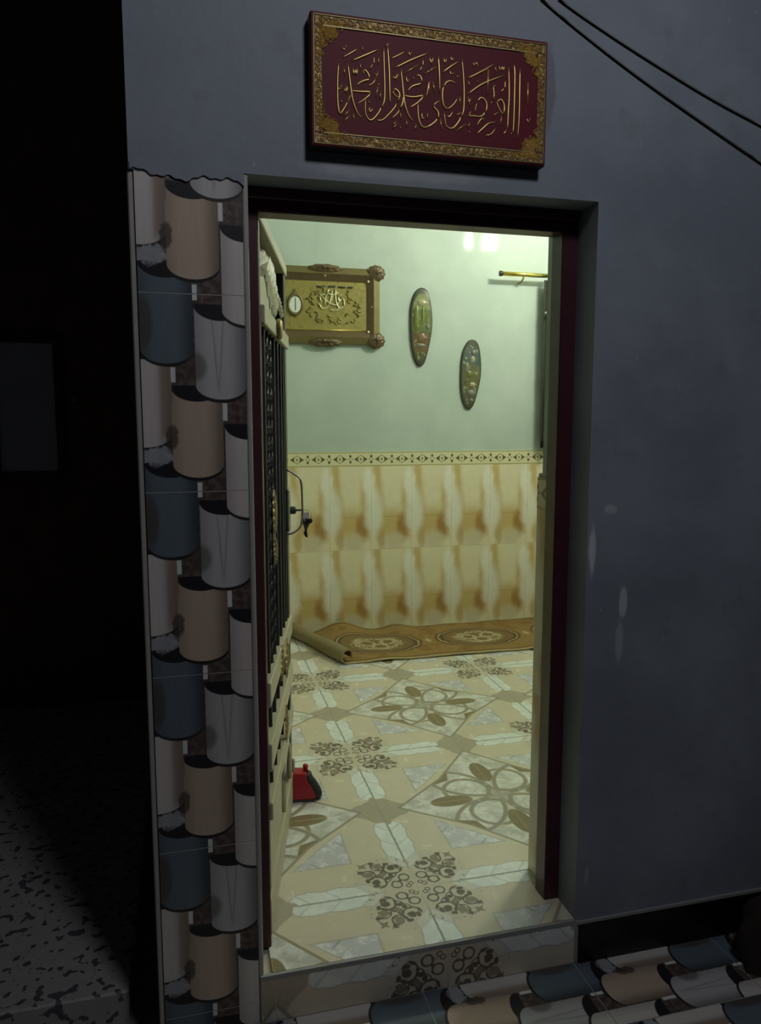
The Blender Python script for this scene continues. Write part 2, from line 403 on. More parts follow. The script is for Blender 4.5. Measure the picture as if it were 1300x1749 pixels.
def mat_roof_print():
    """printed picture of staggered barrel roof tiles: u 0..1 across, w = 0..1 downwards"""
    g = G('barrel_roof_print', 0.42, spec=0.4)
    u, v, _ = g.xyz('UV'); w = 1.0 - v
    P = g.vec(u, w * 2.0)
    n = g.noise(9.0, 4, vec=P); nst = g.noise(6.0, 3, vec=g.vec(u * 5.0, w * 0.8)); nb = g.noise(14.0, 3, vec=P)
    c = g.mix(g.step(nb, 0.4, 0.65), (0.085, 0.060, 0.052), (0.17, 0.13, 0.115))
    def barrel(c, uc, hw, wt, wb, ca, cb, off=0.0, arc=0.075, vmark=False, crescent=True):
        a = (u - uc) * (1.0 / hw)
        # bowed ends: bottom edge rounded, top edge under a dark crescent
        q = (1.0 - (a * a).min(1.0)).sqrt()
        bot = (w - (wb - arc)) - q * arc
        top = (wt - arc * 0.95) + q * arc - w
        side = a.abs() - 1.0
        body = bot.max(side * 0.3)
        # whole piece incl. the crescent
        piece = body.max((wt - arc) - w)
        if crescent: c = g.mix(g.mask(piece, 0.004), c, (0.022, 0.020, 0.026))
        body = body.max(top)
        sh = g.step(a, -1.1, -0.35) * 0.30 + g.step(a, 1.05, 0.25) * 0.62 + 0.08
        col = g.mix(nst, ca, cb); col = g.scale(col, sh)
        if vmark:
            dd = ((a + 0.10).abs() - (wb - 0.02 - w) * 0.55).abs() - 0.035
            col = g.mix(g.mask(dd.max(w - (wb - 0.05)), 0.04) * 0.35, col, (0.10, 0.09, 0.085))
        c = g.mix(g.mask(body + 0.004, 0.003), c, col)
        # shade line under the lower lip
        lip = (bot - 0.006).abs() - 0.007
        c = g.mix(g.mask(lip.max(side * 0.3), 0.004), c, (0.03, 0.025, 0.025))
        return c
    blue = ((0.125, 0.165, 0.205), (0.175, 0.215, 0.255)); tan = ((0.56, 0.42, 0.32), (0.68, 0.53, 0.42))
    cream = ((0.66, 0.61, 0.57), (0.80, 0.75, 0.72)); white = ((0.52, 0.51, 0.515), (0.64, 0.63, 0.635))
    honey = lambda c: g.mix(g.mask(g.box(u, w, 0.17, 0.275, 0.345, 0.72), 0.03) * 0.6, c, (0.30, 0.20, 0.13))
    c = barrel(c, 0.25, 0.25, 0.92, 1.35, *blue); c = barrel(c, 1.03, 0.25, 0.727, 1.15, *cream)   # lower rows first, each lip over the next
    c = barrel(c, 0.52, 0.25, 0.53, 0.933, *tan)
    c = honey(barrel(c, 0.02, 0.26, 0.32, 0.775, *cream)); c = barrel(c, 0.76, 0.25, 0.12, 0.53, *white, vmark=True)
    c = barrel(c, 0.52, 0.25, 0.60, 0.933, *tan, crescent=False)
    c = barrel(c, 0.25, 0.25, -0.08, 0.35, *blue); c = barrel(c, 1.03, 0.25, -0.273, 0.15, *cream)
    # frosty flower patch, brown shadows
    fl = g.mask(g.ell(u, w, 0.12, 0.815, 0.15, 0.045) + (nb - 0.5) * 1.6, 0.2)
    c = g.mix(fl * 0.9, c, g.mix(n, (0.30, 0.31, 0.36), (0.58, 0.58, 0.60)))
    c = g.mix(g.mask(g.ell(u, w, 0.27, 0.72, 0.06, 0.06) + (nb - 0.5), 0.2) * 0.8, c, (0.07, 0.05, 0.045))
    c = g.mix(g.mask(g.ell(u, w, 0.03, 0.15, 0.09, 0.13), 0.25) * 0.7, c, (0.09, 0.07, 0.06))
    c = g.mix(g.mask(g.ell(u, w, 0.52, 0.36, 0.10, 0.07), 0.3) * 0.6, c, (0.09, 0.07, 0.06))
    # bright slots
    for (u0, u1, w0, w1) in ((0.50, 0.545, 0.955, 1.0), (0.50, 0.545, 0.0, 0.028), (0.275, 0.32, 0.365, 0.44), (0.765, 0.81, 0.545, 0.635)):
        c = g.mix(g.mask(g.box(u, w, u0, u1, w0, w1), 0.004), c, (0.85, 0.84, 0.85))
    g.color(c); return g.m
M['roof_print'] = mat_roof_print()

def mat_onyx():
    g = G('onyx_tile_print', 0.20, spec=0.5)
    u, v, _ = g.xyz('UV')
    P = g.vec(u * 0.5, v)
    n = g.noise(5.0, 4, vec=P); n2 = g.noise(12.0, 4, vec=P); nv = g.noise(3.0, 4, vec=g.vec(u * 1.3, v * 0.55))
    uu = u + (n - 0.5) * 0.16; vv = v + (n - 0.5) * 0.07
    cream = g.mix(n2, (0.70, 0.63, 0.43), (0.79, 0.73, 0.53))
    white = g.mix(n2, (0.78, 0.76, 0.64), (0.86, 0.85, 0.77))
    ochre = (0.56, 0.40, 0.15); rust = (0.36, 0.19, 0.05)
    c = cream
    # honey veil: slanting band from the upper left down both flanks
    band = (uu - 0.14 - (1.0 - vv) * 0.22).abs()
    c = g.mix(g.step(band, 0.16, 0.02) * g.step(vv, 0.20, 0.40) * 0.85, c, ochre)
    band2 = (uu - 0.86 + (vv - 0.45) * 0.10).abs()
    c = g.mix(g.step(band2, 0.17, 0.02) * g.step(vv, 0.05, 0.25) * g.step(vv, 0.95, 0.6) * 0.9, c, ochre)
    # goblet of pale cream between them, brown pool below
    c = g.mix(g.mask(g.ell(uu, vv, 0.48, 0.80, 0.24, 0.34), 0.35) * 0.75, c, cream)
    pool = g.ell(uu, vv, 0.55, 0.30, 0.42, 0.18)
    c = g.mix(g.mask(pool, 0.6) * 0.9, c, ochre)
    c = g.mix(g.mask(g.ell(uu, vv, 0.78, 0.27, 0.16, 0.15) + (n2 - 0.5) * 0.8, 0.6) * 0.85, c, rust)
    c = g.mix(g.mask(g.ell(uu, vv, 0.24, 0.13, 0.10, 0.15), 0.6) * 0.7, c, (0.46, 0.31, 0.11))
    c = g.mix(g.mask(g.ell(uu, vv, 0.58, 0.08, 0.22, 0.12), 0.55) * 0.8, c, (0.60, 0.54, 0.38))
    # white candle column on the joint: both edges
    for k, cx in ((0, -0.04), (1, 0.98)):
        up = g.ell(uu, vv, cx - 0.04, 0.78, 0.14, 0.20); lo = g.ell(uu, vv, cx + 0.09, 0.45, 0.23, 0.26)
        c = g.mix(g.mask(lo, 0.40) * 0.85, c, g.scale(white, 0.93)); c = g.mix(g.mask(up, 0.38) * 0.9, c, white)
    c = g.mix(g.mask((vv - 0.39 - (uu - 0.5) * (uu - 0.5) * 0.3).abs() - 0.006, 0.01) * g.mask((uu - 0.5).abs() - 0.22, 0.1) * 0.5, c, (0.42, 0.29, 0.10))
    g.color(c); g.bump(n, 0.25, 0.02); return g.m
M['onyx'] = mat_onyx()

def mat_border():
    g = G('border_tile_print', 0.22)
    u, v, _ = g.xyz('UV')
    x = (u * 2.0).fract()                                    # two eyes per tile
    n = g.noise(20.0, 3, vec=g.vec(u * 3.0, v))
    cream = g.mix(n, (0.62, 0.58, 0.36), (0.72, 0.68, 0.46)); olive = (0.12, 0.10, 0.03)
    c = cream
    ax = (x - 0.5).abs(); ay = (v - 0.5).abs()
    eye = ax * 1.0 + ay * 1.1 - 0.33
    c = g.mix(g.mask(eye, 0.03), c, olive)
    c = g.mix(g.mask(g.ell(x, v, 0.5, 0.5, 0.13, 0.24), 0.12), c, cream)
    c = g.mix(g.mask(g.ell(x, v, 0.5, 0.5, 0.055, 0.10), 0.2) * 0.7, c, olive)
    bx = 0.5 - ax                                             # distance to the joint between eyes
    dots = ((bx - 0.0) * (bx - 0.0) + (ay - 0.20) * (ay - 0.20) * 0.30).sqrt() - 0.055
    c = g.mix(g.mask(dots, 0.02), c, olive)
    c = g.mix(g.mask(((bx - 0.075).abs() + (ay - 0.0) * 0.45) - 0.035, 0.02) * 0.8, c, olive)
    c = g.mix(g.mask(0.43 - ay, 0.012), c, (0.34, 0.29, 0.10))
    c = g.mix(g.mask(0.47 - ay, 0.012), c, (0.62, 0.55, 0.28))
    g.color(c); return g.m
M['border'] = mat_border()

def mat_rug():
    g = G('rug_pile', 0.95, spec=0.1)
    x, y, z = g.xyz('UV')
    P = g.vec(x, y); n = g.noise(18.0, 4, vec=P); n2 = g.noise(60.0, 3, vec=P); sw = g.noise(7.0, 2, vec=P)
    gold = g.mix(n, (0.25, 0.155, 0.06), (0.36, 0.24, 0.095)); br = (0.135, 0.080, 0.035); pale = (0.50, 0.44, 0.27)
    c = g.mix(g.step(sw, 0.52, 0.60) * 0.55, gold, (0.22, 0.12, 0.035))
    xx = ((x - 0.8465) / 0.723).fract() * 0.723 - 0.3615      # medallions every 0.72 m
    yy = y - 0.36
    xn = xx + (n - 0.5) * 0.05; yn = yy + (sw - 0.5) * 0.05
    d = (xn * xn * 1.0 + yn * yn * 1.9).sqrt()
    c = g.mix(g.mask(d - 0.31, 0.012), c, br)
    c = g.mix(g.mask((d - 0.285).abs() - 0.006, 0.006) * 0.8, c, pale)
    c = g.mix(g.mask(d - 0.255, 0.012) * 0.9, c, (0.23, 0.155, 0.07))
    pet = (d - 0.15).abs() - 0.015 + (n2 - 0.5) * 0.22
    c = g.mix(g.mask(pet, 0.01) * 0.9, c, pale)
    for (cx, cy) in ((-0.07, 0.01), (0.08, 0.03), (0.01, -0.06)):
        c = g.mix(g.mask((g.dist(xn, yn, cx, cy) - 0.05).abs() - 0.010 + (n2 - 0.5) * 0.06, 0.008), c, pale)
    c = g.mix(g.mask((xn.abs() - 0.36).abs() - 0.02 + yn.abs() * 0.4, 0.01) * 0.8, c, pale)
    ey = (y - 0.375).abs()
    c = g.mix(g.mask(0.325 - ey, 0.004), c, (0.17, 0.105, 0.04))
    c = g.mix(g.mask(0.345 - ey, 0.004), c, (0.42, 0.33, 0.17))
    g.color(c); g.bump(n2, 0.5, 0.006); return g.m
M['rug'] = mat_rug()

def mat_goldpanel():
    g = G('gilt_panel', 0.42, 0.25)
    n = g.noise(40.0, 4); n2 = g.noise(9.0, 3)
    c = g.mix(n2, (0.24, 0.195, 0.050), (0.34, 0.28, 0.085))
    c = g.mix(g.step(n, 0.52, 0.64) * 0.6, c, (0.19, 0.14, 0.035))
    g.color(c); g.bump(n, 0.5, 0.004); return g.m
M['goldpanel'] = mat_goldpanel()

def mat_plaque(name, cols):
    g = G(name, 0.16, spec=0.6)
    x, y, z = g.xyz('Object')
    n = g.noise(16.0, 4); n2 = g.noise(34.0, 3)
    zz = z + (n - 0.5) * 0.10
    c = cols[0]
    c = g.mix(n, cols[0], tuple(q * 1.3 for q in cols[0]))
    for (z0, z1, cc, amt) in cols[1]:
        c = g.mix(g.step(zz, z0 - 0.02, z0 + 0.02) * g.step(zz, z1 + 0.02, z1 - 0.02) * amt, c, cc)
    c = g.mix(g.step(n2, 0.58, 0.66) * 0.75, c, cols[2])
    c = g.mix(g.step(n2, 0.40, 0.32) * 0.6, c, cols[3])
    g.color(c); return g.m
M['plaque_a'] = mat_plaque('plaque_green_scene', ((0.065, 0.075, 0.028), ((0.12, 0.24, (0.24, 0.26, 0.10), 0.8), (-0.03, 0.12, (0.115, 0.145, 0.035), 0.8), (-0.18, -0.04, (0.145, 0.085, 0.04), 0.9)), (0.30, 0.32, 0.16), (0.04, 0.055, 0.02)))
M['plaque_b'] = mat_plaque('plaque_flower_scene', ((0.055, 0.062, 0.032), ((0.06, 0.19, (0.07, 0.10, 0.10), 0.8), (-0.12, 0.06, (0.15, 0.14, 0.055), 0.6), (-0.20, -0.13, (0.10, 0.09, 0.075), 0.7)), (0.36, 0.38, 0.25), (0.035, 0.045, 0.025)))
def mat_emit(name, col, s):
    g = G(name); g.b.inputs['Emission Color'].default_value = tuple(col) + (1,); g.b.inputs['Emission Strength'].default_value = s
    g.color((0.8, 0.8, 0.8)); return g.m
M['bulb'] = mat_emit('lit_bulb', (0.96, 1.0, 0.80), 560.0)

# ------------------------------------------------------------------ the setting
XL, XR = 0.155, 1.100            # door opening
DEEP = 0.245                     # front wall thickness
ZL = 2.088                       # lintel underside
BACK = 3.257; CEIL = 3.62; XIN0, XIN1 = 0.03, 3.30; GND = -0.14
def struct(name, mb, mat, label, cat, **kw): return mb.obj(name, mat, None, label=label, cat=cat, kind='structure', **kw)

wf = MB()
wf.box(-0.108, XL, 0.012, DEEP, GND - 0.1, 2.078).box(-0.108, XL, -0.006, DEEP, 2.078, CEIL + 0.2)
wf.box(XL, XR, -0.006, DEEP, ZL, CEIL + 0.2)
wf.box(XR, XIN1 + 0.15, -0.006, DEEP, GND - 0.1, CEIL + 0.2)
wf.box(XL, XR, 0.012, DEEP, GND - 0.1, -0.012)
wall_front = wf.obj('wall_front', M['plaster'], label='grey-blue plastered house wall around the open doorway', cat='wall', kind='structure')
sep = MB().box(XIN0, XL - 0.002, DEEP, DEEP + 0.008, 0, CEIL).box(XR + 0.0, XIN1, DEEP, DEEP + 0.008, 0, CEIL).box(XL - 0.002, XR, DEEP, DEEP + 0.008, ZL, CEIL)
sep.obj('inner_plaster', M['paint'], wall_front)
MB().box(1.085, XR, 0.165, DEEP + 0.008, 1.33, ZL).obj('reveal_plaster', M['paint'], wall_front)
wall_back = struct('wall_back', MB().box(XIN0 - 0.12, XIN1 + 0.12, BACK, BACK + 0.15, -0.1, CEIL + 0.2), M['paint'], 'pale green painted wall above onyx-look tiles at the far side of room', 'wall')
wall_left = struct('wall_left', MB().box(-0.108, XIN0, DEEP, BACK, -0.2, CEIL + 0.2), M['paint'], 'pale painted side wall behind the open metal door', 'wall')
wall_right = struct('wall_right', MB().box(XIN1, XIN1 + 0.15, DEEP, BACK, -0.1, CEIL + 0.2), M['paint'], 'pale painted side wall past the curtain rod', 'wall')
ceiling = struct('ceiling', MB().box(XIN0, XIN1, DEEP, BACK, CEIL, CEIL + 0.12), M['ceil'], 'cream painted ceiling of the lit room', 'ceiling')
floor = struct('floor', MB().box(XIN0, XIN1, DEEP, BACK, -0.10, -0.0105).box(XL, XR, 0.012, DEEP, -0.0118, -0.0105), M['grout'], 'floor of large printed marble-look tiles with flower medallions', 'floor')

# floor tiles, half-metre squares turned so that four make one design
OX, OY, TS = 0.688, 0.265, 0.5
def floor_tile(i, j, x0, x1, y0, y1):
    cx0, cy0 = OX + i * TS, OY + j * TS
    a0, a1 = max(x0, cx0), min(x1, cx0 + TS); b0, b1 = max(y0, cy0), min(y1, cy0 + TS)
    if a1 - a0 < 0.02 or b1 - b0 < 0.02: return
    g = 0.0002
    uv = ((a0 - cx0) / TS, (b0 - cy0) / TS, (a1 - cx0) / TS, (b1 - cy0) / TS)
    rot = {(0, 0): 0, (1, 0): 1, (1, 1): 2, (0, 1): 3}[(i % 2, j % 2)]
    me = tile_mesh(a1 - a0 - 2 * g, b1 - b0 - 2 * g, 0.0105, M['floor_print'], uv, rot)
    put_tile('floor_tile', me, floor, (a0 + g, b0 + g, -0.0105), (1, 0, 0), (0, 1, 0))
for j in range(-1, 6):
    for i in range(-2, 6):
        if j == -1: floor_tile(i, j, XL if i >= -1 else 9, XR, 0.0, OY)
        else: floor_tile(i, j, XIN0, XIN1, OY, BACK)
# riser of the step, cut from the same tiles
riser = struct('trim_1', MB().box(XL, XR, -0.0086, 0.012, GND, -0.013), M['grout'], 'low step riser faced with cut floor tiles under the doorway', 'step')
def riser_tile(a0, a1, c0, rot):
    g = 0.0012
    uv = ((a0 - c0) / TS, 1 - 0.125 / TS, (a1 - c0) / TS, 1.0)
    me = tile_mesh(a1 - a0 - 2 * g, 0.126, 0.008, M['floor_print'], uv, rot)
    put_tile('riser_tile', me, riser, (a0 + g, -0.001, GND + 0.001), (1, 0, 0), (0, 0, 1))
RO = 0.695
riser_tile(XL, RO - 0.5, RO - 1.0, 3); riser_tile(RO - 0.5, RO, RO - 0.5, 2); riser_tile(RO, XR, RO, 3)
MB().box(XL, XR, -0.010, 0.0, -0.0135, -0.001).obj('step_nosing', M['mortar'], riser)

# dado tiles and border
def dado(parent, org, ex, x0, x1, seam, zrows=((0.0, 0.585), (0.585, 1.180))):
    k0 = math.floor((x0 - seam) / 0.30); ex = Vector(ex); g = 0.0005
    k = k0
    while seam + k * 0.30 < x1 - 0.01:
        a0, a1 = max(x0, seam + k * 0.30), min(x1, seam + k * 0.30 + 0.30); k += 1
        if a1 - a0 < 0.02: continue
        c0 = seam + (k - 1) * 0.30
        u0, u1 = (a0 - c0) / 0.30, (a1 - c0) / 0.30
        for (z0, z1) in zrows:
            me = tile_mesh(a1 - a0 - 2 * g, z1 - z0 - 2 * g, 0.011, M['onyx'], (u0, 0, u1, 1))
            put_tile('wall_tile', me, parent, tuple(Vector(org) + ex * (a0 + g) + Vector((0, 0, z0 + g))), ex, (0, 0, 1))
        zt = zrows[-1][1]
        me = tile_mesh(a1 - a0 - 2 * g, 0.10 - 2 * g, 0.012, M['border'], (u0, 0, u1, 1))
        put_tile('border_tile', me, parent, tuple(Vector(org) + ex * (a0 + g) + Vector((0, 0, zt + g))), ex, (0, 0, 1))
dado(wall_back, (0, BACK, 0), (1, 0, 0), XIN0, XIN1, 0.963)
dado(wall_right, (XIN1, BACK, 0), (0, -1, 0), 0.012, BACK - DEEP, 0.15)
dado(wall_left, (XIN0, DEEP, 0), (0, 1, 0), 0.0, BACK - DEEP - 0.012, 0.05)
# cladding on the door reveal
MB().box(1.088, XR, 0.165, 0.268, 0.0, 1.325).obj('tile_bed', M['mortar'], wall_front)
dado(wall_front, (1.088, 0.270, 0), (0, -1, 0), 0.0, 0.105, 0.0, ((0.0, 0.62), (0.62, 1.225)))
MB().bbox(1.078, XR, 0.165, 0.268, 1.324, 1.338, 0.003).obj('ledge', M['trimpale'], wall_front)

# door frame
frame = thing('trim_2', (0, 0, 0), 'maroon painted steel door frame set in the wall opening', 'door frame', kind='structure')
MB().bbox(XL - 0.004, 0.197, 0.10, 0.165, 0.0, ZL, 0.003).obj('jamb', M['frame'], frame)
MB().bbox(1.052, XR + 0.004, 0.10, 0.165, 0.0, ZL, 0.003).obj('jamb', M['frame'], frame)
MB().bbox(0.197, 1.052, 0.10, 0.165, 2.030, ZL, 0.003).obj('head', M['frame'], frame)
MB().bbox(0.157, 1.098, 0.085, 0.105, 2.060, ZL, 0.003).obj('stop_bead', M['frame'], frame)
# pale edge strips of the tiled pier
MB().bbox(-0.112, -0.098, 0.0, 0.02, GND, 2.078, 0.003).obj('trim_3', M['trimpale'], label='pale mortar strip along the outer edge of the tiled pier', cat='edge strip', kind='structure')
MB().bbox(0.151, 0.164, -0.004, 0.10, GND, 2.088, 0.003).obj('trim_4', M['trimpale'], label='thin pale metal strip between the tiled pier and doorway', cat='edge strip', kind='structure')
# printed tiles of the pier
pier = struct('trim_5', MB().box(-0.097, 0.150, -0.0043, 0.012, GND, 2.078), M['trimpale'], 'narrow pier clad in tiles printed with barrel roof tiles', 'tiled pier')
seams = (2.075, 1.803, 1.328, 0.862, 0.392, -0.078, GND)
for k in range(len(seams) - 1):
    z1, z0 = seams[k], seams[k + 1]
    H = z1 - z0
    if k == 0: uv = (0, 0, 1, H / 0.472)
    elif k == len(seams) - 2: uv = (0, 1 - H / 0.47, 1, 1)
    else: uv = (0, 0, 1, 1)
    me = tile_mesh(0.247, H - 0.002, 0.008, M['roof_print'], uv)
    put_tile('printed_tile', me, pier, (-0.097, 0.003, z0 + 0.001), (1, 0, 0), (0, 0, 1))
# ragged mortar along the top of the pier
mb = MB(); px = []
for k in range(60):
    t = k / 59
    px.append((-0.105 + 0.26 * t, 2.072 + 0.006 * math.sin(t * 9 + 1) + 0.004 * math.sin(t * 23) + 0.002 * math.sin(t * 61) - 0.006 * t))
mb.prism([(-0.105, 2.095)] + px + [(0.155, 2.095)], -0.010, 0.004)
mb.obj('mortar_lip', M['plaster'], wall_front)

# black skirting along the foot of the wall
bs = thing('baseboard_right', (0, 0, 0), 'glossy black tile skirting along the foot of the outer wall', 'baseboard', kind='structure')
x = 1.112
for k, w in enumerate((0.60, 0.60, 0.60, 0.50)):
    MB().bbox(x, x + w - 0.002, -0.018, -0.006, GND, -0.015, 0.002).obj('skirting_tile', M['black'], bs); x += w
MB().box(1.105, 3.45, -0.013, -0.005, -0.016, -0.006).obj('mortar_bead', M['mortar'], bs)
MB().bbox(XR - 0.0, 1.113, -0.010, 0.10, GND, -0.004, 0.002).obj('skirting_end', M['mortar'], bs)

# yard floor in front: printed tiles laid flat, long side along the wall
pave = struct('floor_outside', MB().box(-0.12, 3.45, -3.2, 0.012, GND - 0.10, GND - 0.0006), M['mortar'], 'yard paving of tiles printed with barrel roof tiles', 'pavement')
for i in range(-2, 4):
    for j in range(0, 5):
        sx1 = 1.100 + i * 0.48 + 0.48; y0 = -0.010 - j * 0.25
        x0 = max(sx1 - 0.48, -0.10)
        if sx1 - x0 < 0.03: continue
        me = tile_mesh(0.247, sx1 - x0 - 0.003, 0.008, M['roof_print'], (0, 1 - (sx1 - x0) / 0.48, 1, 1))
        put_tile('paving_tile', me, pave, (sx1 - (sx1 - x0), y0, GND - 0.008), (0, -1, 0), (1, 0, 0))

# side passage, left of the house
struct('floor_passage', MB().box(-4.5, -0.12, -3.2, 5.0, GND - 0.17, GND - 0.075), M['concrete'], 'bare concrete yard ground left of the tiled pier', 'ground')
MB().bbox(-2.4, -0.205, 0.19, 2.60, GND - 0.10, GND + 0.015, 0.006).obj('terrazzo_slab', M['terrazzo'], label='speckled terrazzo slab on the ground of the dark passage', cat='slab', kind='structure')
struct('wall_passage', MB().box(-4.5, -0.108, 2.60, 2.75, GND - 0.1, 5.2), M['brick'], 'dark brown wall closing the unlit passage', 'wall')
struct('wall_yard', MB().box(-4.6, -4.5, -3.2, 2.75, GND - 0.1, 3.0), M['brick'], 'brown yard wall far left', 'wall')
w1 = thing('window_1', (-0.82, 2.60, 1.20), 'small grey-paned window in the dark passage wall', 'window', kind='structure')
MB().bbox(-0.165, 0.145, -0.012, 0.0, 0.02, 0.72, 0.004).obj('pane', M['pane'], w1)
for (a, b, c, d) in ((-0.20, -0.155, -0.02, 0.77), (0.135, 0.18, -0.02, 0.77)): MB().bbox(a, b, -0.03, 0.004, c, d, 0.005).obj('window_frame', M['wood'], w1)
for (c, d) in ((-0.03, 0.02), (0.72, 0.77)): MB().bbox(-0.155, 0.135, -0.03, 0.004, c, d, 0.005).obj('window_frame', M['wood'], w1)
kn = MB().lathe([(0.002, -0.03), (0.018, -0.026), (0.022, -0.015), (0.012, -0.004), (0.012, 0.004)], (-0.585, 2.60, 1.62), 12, 'y')
kn.obj('wall_knob', M['concrete'], label='small round pale knob on the dark wall beside the window', cat='knob')

# ------------------------------------------------------------------ calligraphy sign over the door
SX0, SX1, SZ0, SZ1, SY = 0.312, 0.920, 2.152, 2.453, -0.046
sign = thing('calligraphy_sign', (SX0, -0.006, SZ0), 'crimson board with raised gold calligraphy and gold border above the doorway', 'sign')
def S(o): return Vector(o) - Vector((SX0, -0.006, SZ0))
def sbox(x0, x1, y0, y1, z0, z1): a = S((x0, y0, z0)); b = S((x1, y1, z1)); return MB().bbox(a.x, b.x, a.y, b.y, a.z, b.z, 0.002)
sbox(SX0, SX1, SY + 0.004, -0.006, SZ0, SZ1).obj('backing_board', M['signedge'], sign)
sbox(SX0 + 0.001, SX1 - 0.001, SY - 0.001, SY + 0.005, SZ0 + 0.001, SZ1 - 0.001).obj('panel', M['signred'], sign)
SCL = 220.0 / 1300.0
def sp(side, q):
    x, y = (520 + q[0] * SCL, q[1] * SCL) if side == 'L' else (730 + q[0] * SCL, 40 + q[1] * SCL)
    return S(on_y(x, y, SY - 0.0015))
STROKES_L = [
 [(385,580),(460,540),(535,495)],[(380,480),(405,500),(425,450)],[(475,615),(610,560),(745,500)],[(580,470),(590,515)],
 [(345,640),(335,800),(335,1000),(345,1110),(365,1145),(420,1060),(465,960)],[(440,650),(455,780),(470,900),(490,1020),(530,1130),(575,1190)],
 [(395,680),(410,760)],[(490,690),(500,755),(515,700),(525,760),(535,690)],[(515,900),(540,850),(600,815),(655,800),(640,740),(600,700),(598,750)],
 [(470,915),(560,925),(670,935),(610,1000),(530,1050)],[(655,695),(700,640),(700,570)],[(640,870),(700,830),(750,715)],[(705,745),(745,770)],
 [(800,480),(805,700),(810,900),(800,1040),(740,1150),(670,1215),(620,1150),(615,1000)],[(815,470),(865,435)],[(838,450),(855,700),(860,900),(865,1050)],
 [(730,1215),(790,1210),(855,1150),(920,1070),(962,960),(920,900),(895,930),(920,970),(965,980)],[(735,860),(760,845)],[(740,870),(725,980)],[(765,930),(765,1000)],[(750,580),(745,650)],
 [(875,590),(945,560),(1015,520)],[(905,690),(1080,605),(1255,535)],[(975,700),(990,850),(1000,950),(1020,1080),(1060,1180),(1100,1225)],
 [(880,1200),(950,1130),(990,1040),(1000,960)],[(1000,745),(1150,655)],[(1160,715),(1195,660),(1195,600)],[(1040,920),(1090,870),(1180,840),(1170,770),(1130,760)],
 [(1000,965),(1100,980),(1200,970),(1150,1030),(1060,1090)],[(395,1170),(455,1115)],[(395,1230),(455,1170)],[(885,1295),(940,1250)],[(890,1262),(930,1225)],
 [(1145,1040),(1150,1180),(1180,1270),(1230,1285),(1300,1240)],[(1205,750),(1300,695)],[(370,1010),(378,1040)],[(340,880),(355,905),(380,850)],[(400,890),(420,930),(440,870)],[(415,860),(430,950)],
 [(648,1020),(655,1045)],[(655,1080),(660,1130),(695,1095)],[(490,1150),(505,1215)],[(965,1280),(972,1296)],[(1028,1210),(1035,1285)],[(1130,1260),(1110,1310)],[(1185,1140),(1190,1195),(1215,1190)],[(1240,1140),(1243,1200)],
 [(1260,820),(1245,900),(1230,980)],[(890,770),(915,790),(950,745)],[(925,745),(932,820)],[(1025,770),(1040,830),(1060,795)],[(1095,780),(1102,800)],[(1050,520),(1068,560),(1085,520)],[(970,1140),(975,1200)],[(1270,600),(1290,650)],[(560,640),(570,700)]]
STROKES_R = [
 [(935,460),(930,700),(925,950),(910,1160)],[(875,420),(882,520),(875,850),(865,1080),(840,1120)],[(820,440),(825,700),(815,900),(805,1060),(765,1120)],
 [(405,555),(540,490),(670,415)],[(405,715),(560,610),(775,525)],[(615,470),(605,715)],[(720,430),(740,475),(755,435),(765,478),(780,430)],[(740,690),(780,650),(785,580)],
 [(640,815),(672,740),(665,640),(690,630)],[(480,900),(500,800),(545,750),(595,800),(590,890),(540,940),(470,935),(420,930),(440,890)],[(700,790),(745,770),(775,830),(765,920),(720,850),(700,790)],
 [(660,930),(720,900)],[(735,1030),(750,930)],[(500,1115),(560,1060),(620,1010),(690,1000)],[(590,1130),(640,1120),(690,1060)],
 [(350,365),(365,550),(370,730),(360,900),(310,1000),(250,1060),(190,1030),(170,900)],[(110,330),(120,500),(125,700)],[(155,495),(230,440),(315,385)],[(0,495),(85,440)],
 [(290,610),(230,580),(170,620),(150,720),(165,830),(210,860),(270,810),(300,760)],[(125,780),(60,830),(110,900),(100,970),(30,1030),(0,1045)],[(285,1090),(390,1015)],
 [(165,350),(178,400),(195,350)],[(235,335),(245,370),(265,345)],[(20,345),(42,400),(60,340)],[(465,395),(475,430),(495,395),(510,440)],[(230,480),(235,510),(275,500)],[(290,545),(320,530)],[(410,580),(430,640)],
 [(420,1090),(430,1105)],[(505,578),(515,592)],[(500,1030),(530,980),(560,960),(570,985)],[(205,930),(220,945),(260,890)],[(290,930),(340,900)],[(325,740),(330,820)],[(55,590),(75,700)],[(130,960),(145,1075)],[(20,590),(10,720)],
 [(410,1050),(430,1000)],[(1015,600),(1010,820)],[(410,740),(430,840)],[(440,760),(420,800)],[(680,440),(700,490)],[(1005,960),(1020,1000),(1040,960)]]
for side, LST in (('L', STROKES_L), ('R', STROKES_R)):
    for st in LST:
        pts = smooth_pts([sp(side, q) for q in st], 4); n = len(pts)
        ln = sum((pts[i + 1] - pts[i]).length for i in range(n - 1))
        R0 = 0.0027 if ln > 0.05 else 0.0020
        rr = [R0 * (0.55 + 0.55 * math.sin(PI * min(1, max(0, (i + 0.6) / n)))) for i in range(n)]
        MB().tube(pts, rr, 5).obj('calligraphy_stroke', M['gold'], sign, smooth=True)
